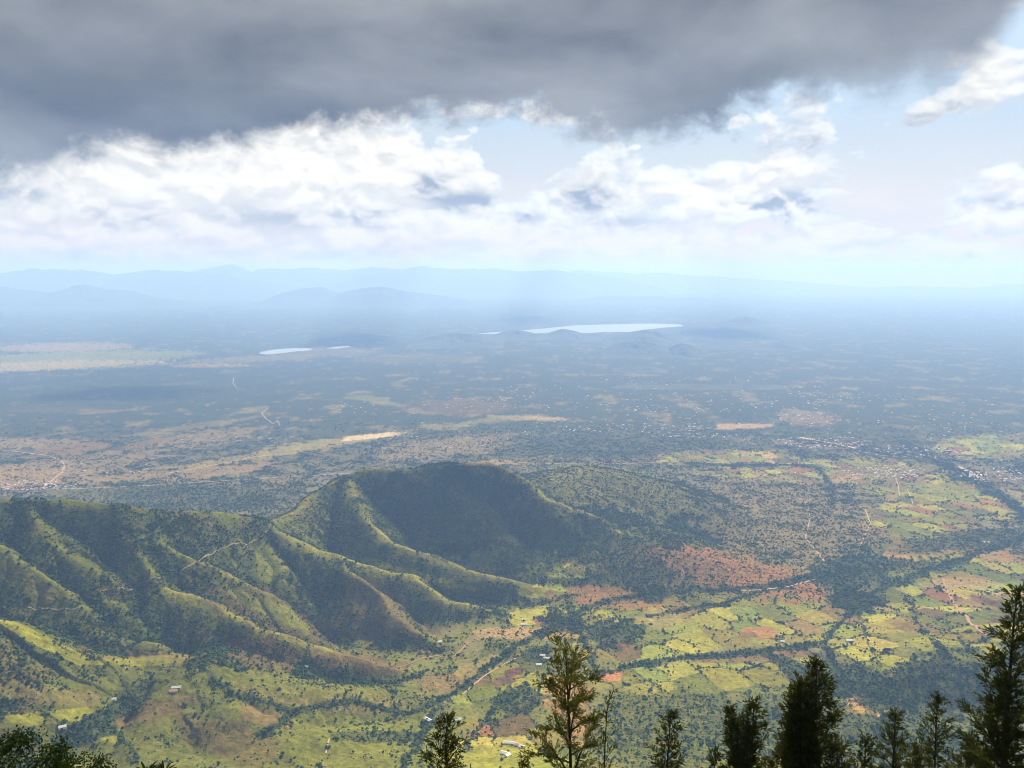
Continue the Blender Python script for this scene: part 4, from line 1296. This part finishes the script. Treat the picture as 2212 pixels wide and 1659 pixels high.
def grow_tree(name, top_px, depth, label, profile, n_limbs, seed, mat, leafL=.15, leafW=.045, dens=1.0, rise=.75, start=.12, trunk_r=.11, lean=0.0, heads=1, twig=.5, cat='tree', group=None, droop=.15):
    r = np.random.default_rng(seed)
    d = ray(top_px[0], top_px[1] + 24); t = depth / d[1]
    top = np.array([d[0] * t, depth, CAMZ + d[2] * t])
    bxy = np.array([top[0] - lean, depth])
    bz_ = float(H(np.array([bxy[0]]), np.array([bxy[1]]))[0]) - .3
    h = top[2] - bz_
    o = link(name, None, None, (bxy[0], bxy[1], bz_))
    tag(o, label, cat, group)
    # trunk
    s = np.linspace(0, 1, 16)
    path = np.stack([lean * s ** 1.5 + .10 * np.sin(s * 5 + seed), .10 * np.cos(s * 4.3 + seed), h * s], 1)
    path[:, :2] -= path[0, :2] * (1 - s)[:, None]
    path[-1, 0] = lean
    rad = trunk_r * (1 - s) ** .8 + .012
    single = seed in (11, 12, 18)
    wood = Acc(); wood.add(*tube(path, rad, 8))
    limbw = Acc()
    LP, LD = [], []

    def foliage(p0, dirv, L, k):
        """a leafy twig"""
        m = max(3, int(k))
        f = np.sort(r.uniform(.08, 1, m))
        pos = p0 + dirv * (f * L)[:, None] + r.normal(0, .03, (m, 3))
        side = r.normal(0, 1, (m, 3)); side -= (side @ dirv)[:, None] * dirv
        side /= np.linalg.norm(side, axis=1, keepdims=True) + 1e-9
        LP.append(pos); LD.append(dirv * .95 + side * .6 + np.array([0, 0, .12]))

    golden = 2.39996
    stems = [(path, h, 1.0)]
    for k in range(1, heads):
        a = r.uniform(0, 6.28); f0 = r.uniform(.45, .6)
        b0 = np.array([np.interp(f0, s, path[:, j]) for j in range(3)])
        Lh = h * (1 - f0) * r.uniform(.80, .94)
        ss = np.linspace(0, 1, 9)
        out = h * r.uniform(.045, .075)
        pp = b0 + np.stack([np.cos(a) * out * np.sqrt(ss), np.sin(a) * out * np.sqrt(ss), Lh * ss], 1)
        limbw.add(*tube(pp, trunk_r * .5 * (1 - ss) ** .8 + .01, 6))
        stems.append((pp, Lh, .55))
    for si, (pth, hh, wgt) in enumerate(stems):
        n_l = int(n_limbs * (1 if si == 0 else .55))
        ss = np.linspace(0, 1, len(pth))
        lo = start if si == 0 else .12
        for i in range(n_l):
            f = lo + (1 - lo) * ((i + r.uniform(0, 1)) / n_l) ** .9
            f = min(f, .995)
            p0 = np.array([np.interp(f, ss, pth[:, j]) for j in range(3)])
            zf = p0[2] / h
            L = profile(zf) * (.9 if cat == 'tree' and seed != 11 else 1) * (r.uniform(.42, 1.0) if i % 4 else r.uniform(.9, 1.22)) * (1 if si == 0 else .6)
            if L < .12:
                L = .12
            a = i * golden + r.uniform(-.5, .5) + si
            up = rise * r.uniform(.7, 1.3)
            dv = np.array([math.cos(a), math.sin(a), up]); dv /= np.linalg.norm(dv)
            m = 6
            q = np.linspace(0, 1, m)
            lp = p0 + dv * (q * L)[:, None] + np.stack([r.normal(0, .03, m) * q, r.normal(0, .03, m) * q, L * .18 * q ** 2 - droop * L * q ** 3], 1)
            lv, lq = tube(lp, np.linspace(.016 + .016 * L, .005, m) * (1.0 if trunk_r > .05 else .7), 4)
            if single:
                link('limb', np_mesh('limb', lv, quads=lq, mats=[M_BARK]), o)
            else:
                limbw.add(lv, lq)
            nt_ = max(3, int(L * 9.0 * dens))
            for _ in range(nt_):
                g = r.uniform(.22, 1.0)
                tp = np.array([np.interp(g, q, lp[:, j]) for j in range(3)])
                sd_ = r.normal(0, 1, 3); sd_[2] = abs(sd_[2]) * .5 - droop
                td = dv * .8 + sd_ * .55; td /= np.linalg.norm(td)
                tl = twig * r.uniform(.5, 1.1) * min(1, .45 + L * .5)
                foliage(tp, td, tl, 13 * dens * (tl / .45) + 3)
            foliage(lp[-1] - dv * .08, dv, .3, 8 * dens + 2)
        tipd = np.array([0, 0, 1.0])
        for _ in range(5):
            foliage(pth[-1] - np.array([0, 0, .22]), np.array([r.normal(0, .25), r.normal(0, .25), 1.0]), .28, 9)
    link('trunk', wood.mesh('trunk', M_BARK, True), o)
    if limbw.n:
        tag(link('limbs', limbw.mesh('limbs', M_BARK, True), o), kind='stuff')
    P = np.concatenate(LP); D = np.concatenate(LD)
    V, Q = leaves(P, D, leafL, leafW, r)
    link('crown', np_mesh('crown', V, quads=Q, mats=[mat]), o)
    return len(P)


def prof(pts):
    a = np.array(pts, float)
    return lambda f: float(np.interp(f, a[:, 0], a[:, 1]))


nl = 0
nl += grow_tree('feathery_tree', (1222, 1380), 31, 'tall slender feathery tree with an open crown, nearest the middle of the picture', prof([(.1, 2.3), (.4, 2.8), (.55, 2.9), (.62, 2.2), (.68, 1.4), (.74, 2.6), (.82, 2.7), (.89, 2.1), (.95, 1.3), (1, .4)]), 42, 11, M_WATTLE, .17, .040, 1.2, .95, .2, .12, lean=-.25, twig=.75, droop=.42)
nl += grow_tree('feathery_sapling', (1318, 1476), 30, 'thin leaning sapling with sparse leaves just right of the tall feathery tree', prof([(.3, .6), (.7, .9), (1, .3)]), 30, 12, M_WATTLE, .17, .045, .42, 1.2, .35, .05, lean=.6, twig=.5, droop=.2)
nl += grow_tree('conical_tree', (968, 1528), 30, 'dark conical tree left of the tall feathery tree', prof([(.3, 1.5), (.6, 1.4), (.8, 1.0), (.93, .5), (1, .12)]), 95, 13, M_DARKLEAF, .20, .045, .95, .85, .25, .09, twig=.5)
nl += grow_tree('conical_tree', (1450, 1522), 29, 'slender dark conical tree alone right of the sapling', prof([(.3, 1.25), (.6, 1.15), (.8, .85), (.93, .42), (1, .1)]), 90, 14, M_DARKLEAF, .19, .045, .95, 1.0, .25, .08, twig=.42)
nl += grow_tree('bushy_tree', (1628, 1500), 27, 'dense dark tree with three blunt tops beside the tallest conical one', prof([(.3, 1.4), (.6, 1.2), (.8, .85), (.93, .42), (1, .12)]), 85, 15, M_DARKLEAF, .19, .048, 1.0, 1.1, .2, .10, heads=4, twig=.42)
nl += grow_tree('conical_tree', (1762, 1408), 27, 'biggest dark conical tree in the middle of the right group', prof([(.2, 1.9), (.6, 1.6), (.78, 1.35), (.87, .9), (.94, .42), (1, .08)]), 130, 16, M_DARKLEAF, .20, .05, .95, .85, .15, .13, heads=3, twig=.5)
nl += grow_tree('conical_tree', (1932, 1518), 29, 'dark conical tree right of the biggest one, with a thin spire', prof([(.3, 1.6), (.6, 1.35), (.8, .85), (.93, .42), (1, .1)]), 95, 17, M_DARKLEAF, .19, .045, .95, .9, .2, .09, twig=.46)
nl += grow_tree('conical_tree', (2026, 1484), 28, 'loose open dark tree with a bare pointed top, second from the right edge', prof([(.3, 1.6), (.6, 1.3), (.8, .85), (.93, .42), (1, .1)]), 80, 18, M_DARKLEAF, .20, .045, .85, .95, .2, .09, twig=.48)
nl += grow_tree('tall_dark_tree', (2200, 1252), 25, 'tall dark tree filling the lower right corner', prof([(.2, 1.9), (.5, 1.7), (.7, 1.35), (.82, .98), (.92, .5), (1, .08)]), 120, 19, M_DARKLEAF, .21, .05, .9, .8, .12, .15, heads=1, twig=.52)
nl += grow_tree('young_tree', (1548, 1606), 26, 'small dark treetop peeping up left of the three topped tree', prof([(.4, .7), (.8, .55), (1, .1)]), 55, 20, M_DARKLEAF, .15, .052, 1.1, 1.1, .3, .06, twig=.36)
nl += grow_tree('young_tree', (1872, 1576), 28, 'small dark treetop between the biggest tree and the thin spire', prof([(.4, 1.0), (.8, .7), (1, .12)]), 70, 21, M_DARKLEAF, .15, .052, 1.1, 1.0, .3, .06, twig=.4)
nl += grow_tree('young_tree', (1692, 1585), 29, 'low dark crown filling the gap left of the biggest tree', prof([(.4, 1.3), (.8, .9), (1, .3)]), 95, 22, M_DARKLEAF, .16, .055, 1.2, .9, .25, .07, twig=.45)
nl += grow_tree('young_tree', (2095, 1570), 28, 'low dark crown between the open tree and the corner tree', prof([(.4, 1.4), (.8, .9), (1, .25)]), 95, 23, M_DARKLEAF, .16, .055, 1.1, .9, .25, .07, twig=.45)
nl += grow_tree('young_tree', (1130, 1622), 31, 'low leafy top at the bottom edge left of the tall feathery tree', prof([(.4, .8), (.8, .6), (1, .15)]), 45, 24, M_WATTLE, .18, .05, .8, .9, .3, .05, twig=.45)
nl += grow_tree('young_tree', (2178, 1455), 24, 'dense low dark crown in front of the corner tree', prof([(.3, 1.5), (.6, 1.4), (.85, .9), (1, .3)]), 95, 25, M_DARKLEAF, .19, .05, 1.1, .85, .2, .08, twig=.45)
nl += grow_tree('young_tree', (1985, 1598), 27, 'low dark leafy top between the thin spire and the open tree', prof([(.3, 1.2), (.7, 1.0), (1, .3)]), 70, 26, M_DARKLEAF, .18, .048, 1.0, .9, .25, .06, twig=.42)
nl += grow_tree('young_tree', (1812, 1590), 26, 'low dark leafy top at the right foot of the biggest tree', prof([(.3, 1.2), (.7, 1.0), (1, .3)]), 80, 27, M_DARKLEAF, .18, .048, 1.0, .9, .25, .06, twig=.42)
print('leaves', nl)


def shrub(name, px, py, depth, rx, rz, n, seed, mat, label, leafL, leafW, cat='shrub'):
    """a broad shrub on the slope: stems from the base, leaf clusters through an uneven crown"""
    r = np.random.default_rng(seed)
    d = ray(px, py); t = depth / d[1]
    c = np.array([d[0] * t, depth, CAMZ + d[2] * t])
    gz = float(H(np.array([c[0]]), np.array([c[1]]))[0])
    o = link(name, None, None, (c[0], c[1], gz - .2))
    tag(o, label, cat)
    cz = c[2] - gz - rz * .8
    stems = Acc()
    LP, LD = [], []
    for k in range(70):
        dv = r.normal(0, 1, 3); dv /= np.linalg.norm(dv); dv[2] = dv[2] * .9
        rad = r.uniform(.55, 1.0) ** .5
        tip = np.array([dv[0] * rx * rad, dv[1] * rx * .8 * rad, max(.3, cz + dv[2] * rz * rad)])
        q = np.linspace(0, 1, 6)[:, None]
        mid = np.array([tip[0] * .25, tip[1] * .25, tip[2] * .6])
        pth = (1 - q) ** 2 * np.array([r.normal(0, .1), r.normal(0, .1), 0]) + 2 * q * (1 - q) * mid + q ** 2 * tip
        stems.add(*tube(pth, np.linspace(.035, .006, 6), 4))
        m = n // 70
        LP.append(tip + r.normal(0, .22, (m, 3)) * np.array([rx, rx, rz]) * .55)
        LD.append(r.normal(0, 1, (m, 3)) + np.array([0, 0, .3]))
    link('stems', stems.mesh('stems', M_BARK), o)
    V, Q = leaves(np.concatenate(LP), np.concatenate(LD), leafL, leafW, r)
    link('foliage', np_mesh('foliage', V, quads=Q, mats=[mat]), o)


shrub('leafy_shrub', 40, 1592, 24, 1.5, 1.1, 4200, 31, M_BROAD, 'dark broad leaved shrub in the bottom left corner', .13, .07)
shrub('leafy_shrub', 165, 1636, 25, 1.1, .8, 2600, 32, M_BROAD, 'lower dark shrub right of the one in the bottom left corner', .12, .065)


def spiky(px, py, depth, n, seed, label):
    r = np.random.default_rng(seed)
    d = ray(px, py); t = depth / d[1]
    c = np.array([d[0] * t, depth, CAMZ + d[2] * t])
    gz = float(H(np.array([c[0]]), np.array([c[1]]))[0])
    o = link('spiky_plant', None, None, (c[0], c[1], gz - .2))
    tag(o, label, 'plant', 'spiky plants at the bottom edge')
    hh = c[2] - gz
    st = Acc(); st.add(*tube(np.array([[0, 0, 0], [.04, .02, hh * .5], [0, 0, hh]]), [.07, .05, .04], 7))
    link('stem', st.mesh('stem', M_BARK), o)
    for k in range(n):
        a = k * 2.4 + r.uniform(-.3, .3); L = r.uniform(.5, .8); e = r.uniform(.15, 1.0)
        q = np.linspace(0, 1, 5)
        dirx = np.array([math.cos(a), math.sin(a), 0])
        mid = np.array([0, 0, hh]) + dirx * (q * L * math.cos(e))[:, None] + np.array([0, 0, 1]) * (q * L * math.sin(e) - .3 * L * q ** 2)[:, None]
        side = np.array([-math.sin(a), math.cos(a), 0]); w = .05 * np.sin(np.pi * (q * .85 + .12))
        V = np.concatenate([mid + side * w[:, None] + [0, 0, .012], mid - [0, 0, .01], mid - side * w[:, None] + [0, 0, .012]])
        i = np.arange(4)
        Q = np.concatenate([np.stack([i, i + 1, i + 6, i + 5], 1), np.stack([i + 5, i + 6, i + 11, i + 10], 1)])
        link('leaf', np_mesh('leaf', V, quads=Q, smooth=True, mats=[M_BROAD]), o)


spiky(316, 1664, 26, 18, 41, 'spiky leaved plant at the bottom edge, the left one')
spiky(352, 1662, 27, 18, 42, 'spiky leaved plant at the bottom edge, the right one')


# ------------------------------------------------------------------ unseen clouds added above the view to shade the ground
def shade_cloud_material():
    m, nt, out = new_mat('shade_cloud_vapour')
    v = nt.nodes.new('ShaderNodeVolumePrincipled')
    v.inputs['Color'].default_value = (.98, .98, .98, 1)
    v.inputs['Density'].default_value = .0075
    v.inputs['Anisotropy'].default_value = .5
    nt.links.new(v.outputs[0], out.inputs['Volume'])
    return m


M_SHADE_CLOUD = shade_cloud_material()


def shade_cloud(px, py, rx, ry, zc, seed, z=None, thick=.22):
    """an unseen flat cumulus, added so that its shade falls on the spot (px, py) of the ground; rx, ry in metres"""
    g = ground_at(px, py)
    for _ in range(60):                        # high enough to stand above the picture
        t = (zc - g[2]) / SUN.z
        c = Vector(g) + SUN * t
        if c.z - CAMZ > 0.42 * (math.hypot(c.x, c.y) + ry):
            break
        zc *= 1.05
    bm = bmesh.new()
    bmesh.ops.create_icosphere(bm, subdivisions=5, radius=1.0)
    me = bpy.data.meshes.new('shade_cloud'); bm.to_mesh(me); bm.free()
    v = np.zeros(len(me.vertices) * 3, np.float32); me.vertices.foreach_get('co', v); v = v.reshape(-1, 3).astype(float)
    an = np.arctan2(v[:, 1], v[:, 0])
    k = 1 + .38 * fbm(v[:, 0] * 1.6 + seed * 3.1, v[:, 1] * 1.6, 4, seed) + .22 * fbm(v[:, 0] * 5 + seed, v[:, 1] * 5 + v[:, 2] * 4, 3, seed + 4)
    v = v * k[:, None]
    th = thick * min(rx, ry)
    v[:, 2] = np.where(v[:, 2] > 0, v[:, 2] * th, v[:, 2] * th * .35)
    v[:, 0] *= rx; v[:, 1] *= ry
    me.vertices.foreach_set('co', v.astype(np.float32).ravel())
    me.materials.append(M_SHADE_CLOUD)
    o = link('shade_cloud', me, None, c)
    tag(o, None, None, None, 'structure')


shade_cloud(985, 1095, 215, 215, 3600, 3)
shade_cloud(150, 1130, 260, 90, 3400, 5)
shade_cloud(1490, 1072, 190, 110, 3900, 9)
shade_cloud(1990, 1470, 230, 110, 3300, 17)
shade_cloud(260, 850, 700, 420, 5600, 11)
shade_cloud(760, 735, 700, 1300, 9000, 13)  # this and the next two added to cut light shafts into the haze
shade_cloud(1130, 690, 650, 1700, 9500, 15)
shade_cloud(1560, 720, 800, 1300, 9000, 19)
# ------------------------------------------------------------------ haze
def build_haze():
    x0, x1, y0, y1, z0, z1 = -75000, 75000, -6000, 66000, -14, 1600
    zz = []
    bm = bmesh.new()
    bmesh.ops.create_cube(bm, size=1.0)
    for v in bm.verts:
        v.co = Vector((x0 if v.co.x < 0 else x1, y0 if v.co.y < 0 else y1, z0 if v.co.z < 0 else z1))
    me = bpy.data.meshes.new('haze'); bm.to_mesh(me); bm.free()
    m, nt, out = new_mat('haze_air')
    v = nt.nodes.new('ShaderNodeVolumePrincipled')
    v.inputs['Color'].default_value = HAZE_COLOR
    v.inputs['Absorption Color'].default_value = HAZE_ABS
    v.inputs['Density'].default_value = HAZE_DENSITY
    v.inputs['Anisotropy'].default_value = HAZE_G
    nt.links.new(v.outputs[0], out.inputs['Volume'])
    me.materials.append(m)
    o = link('haze', me)
    tag(o, 'pale blue haze filling the valley', None, None, 'stuff')


build_haze()
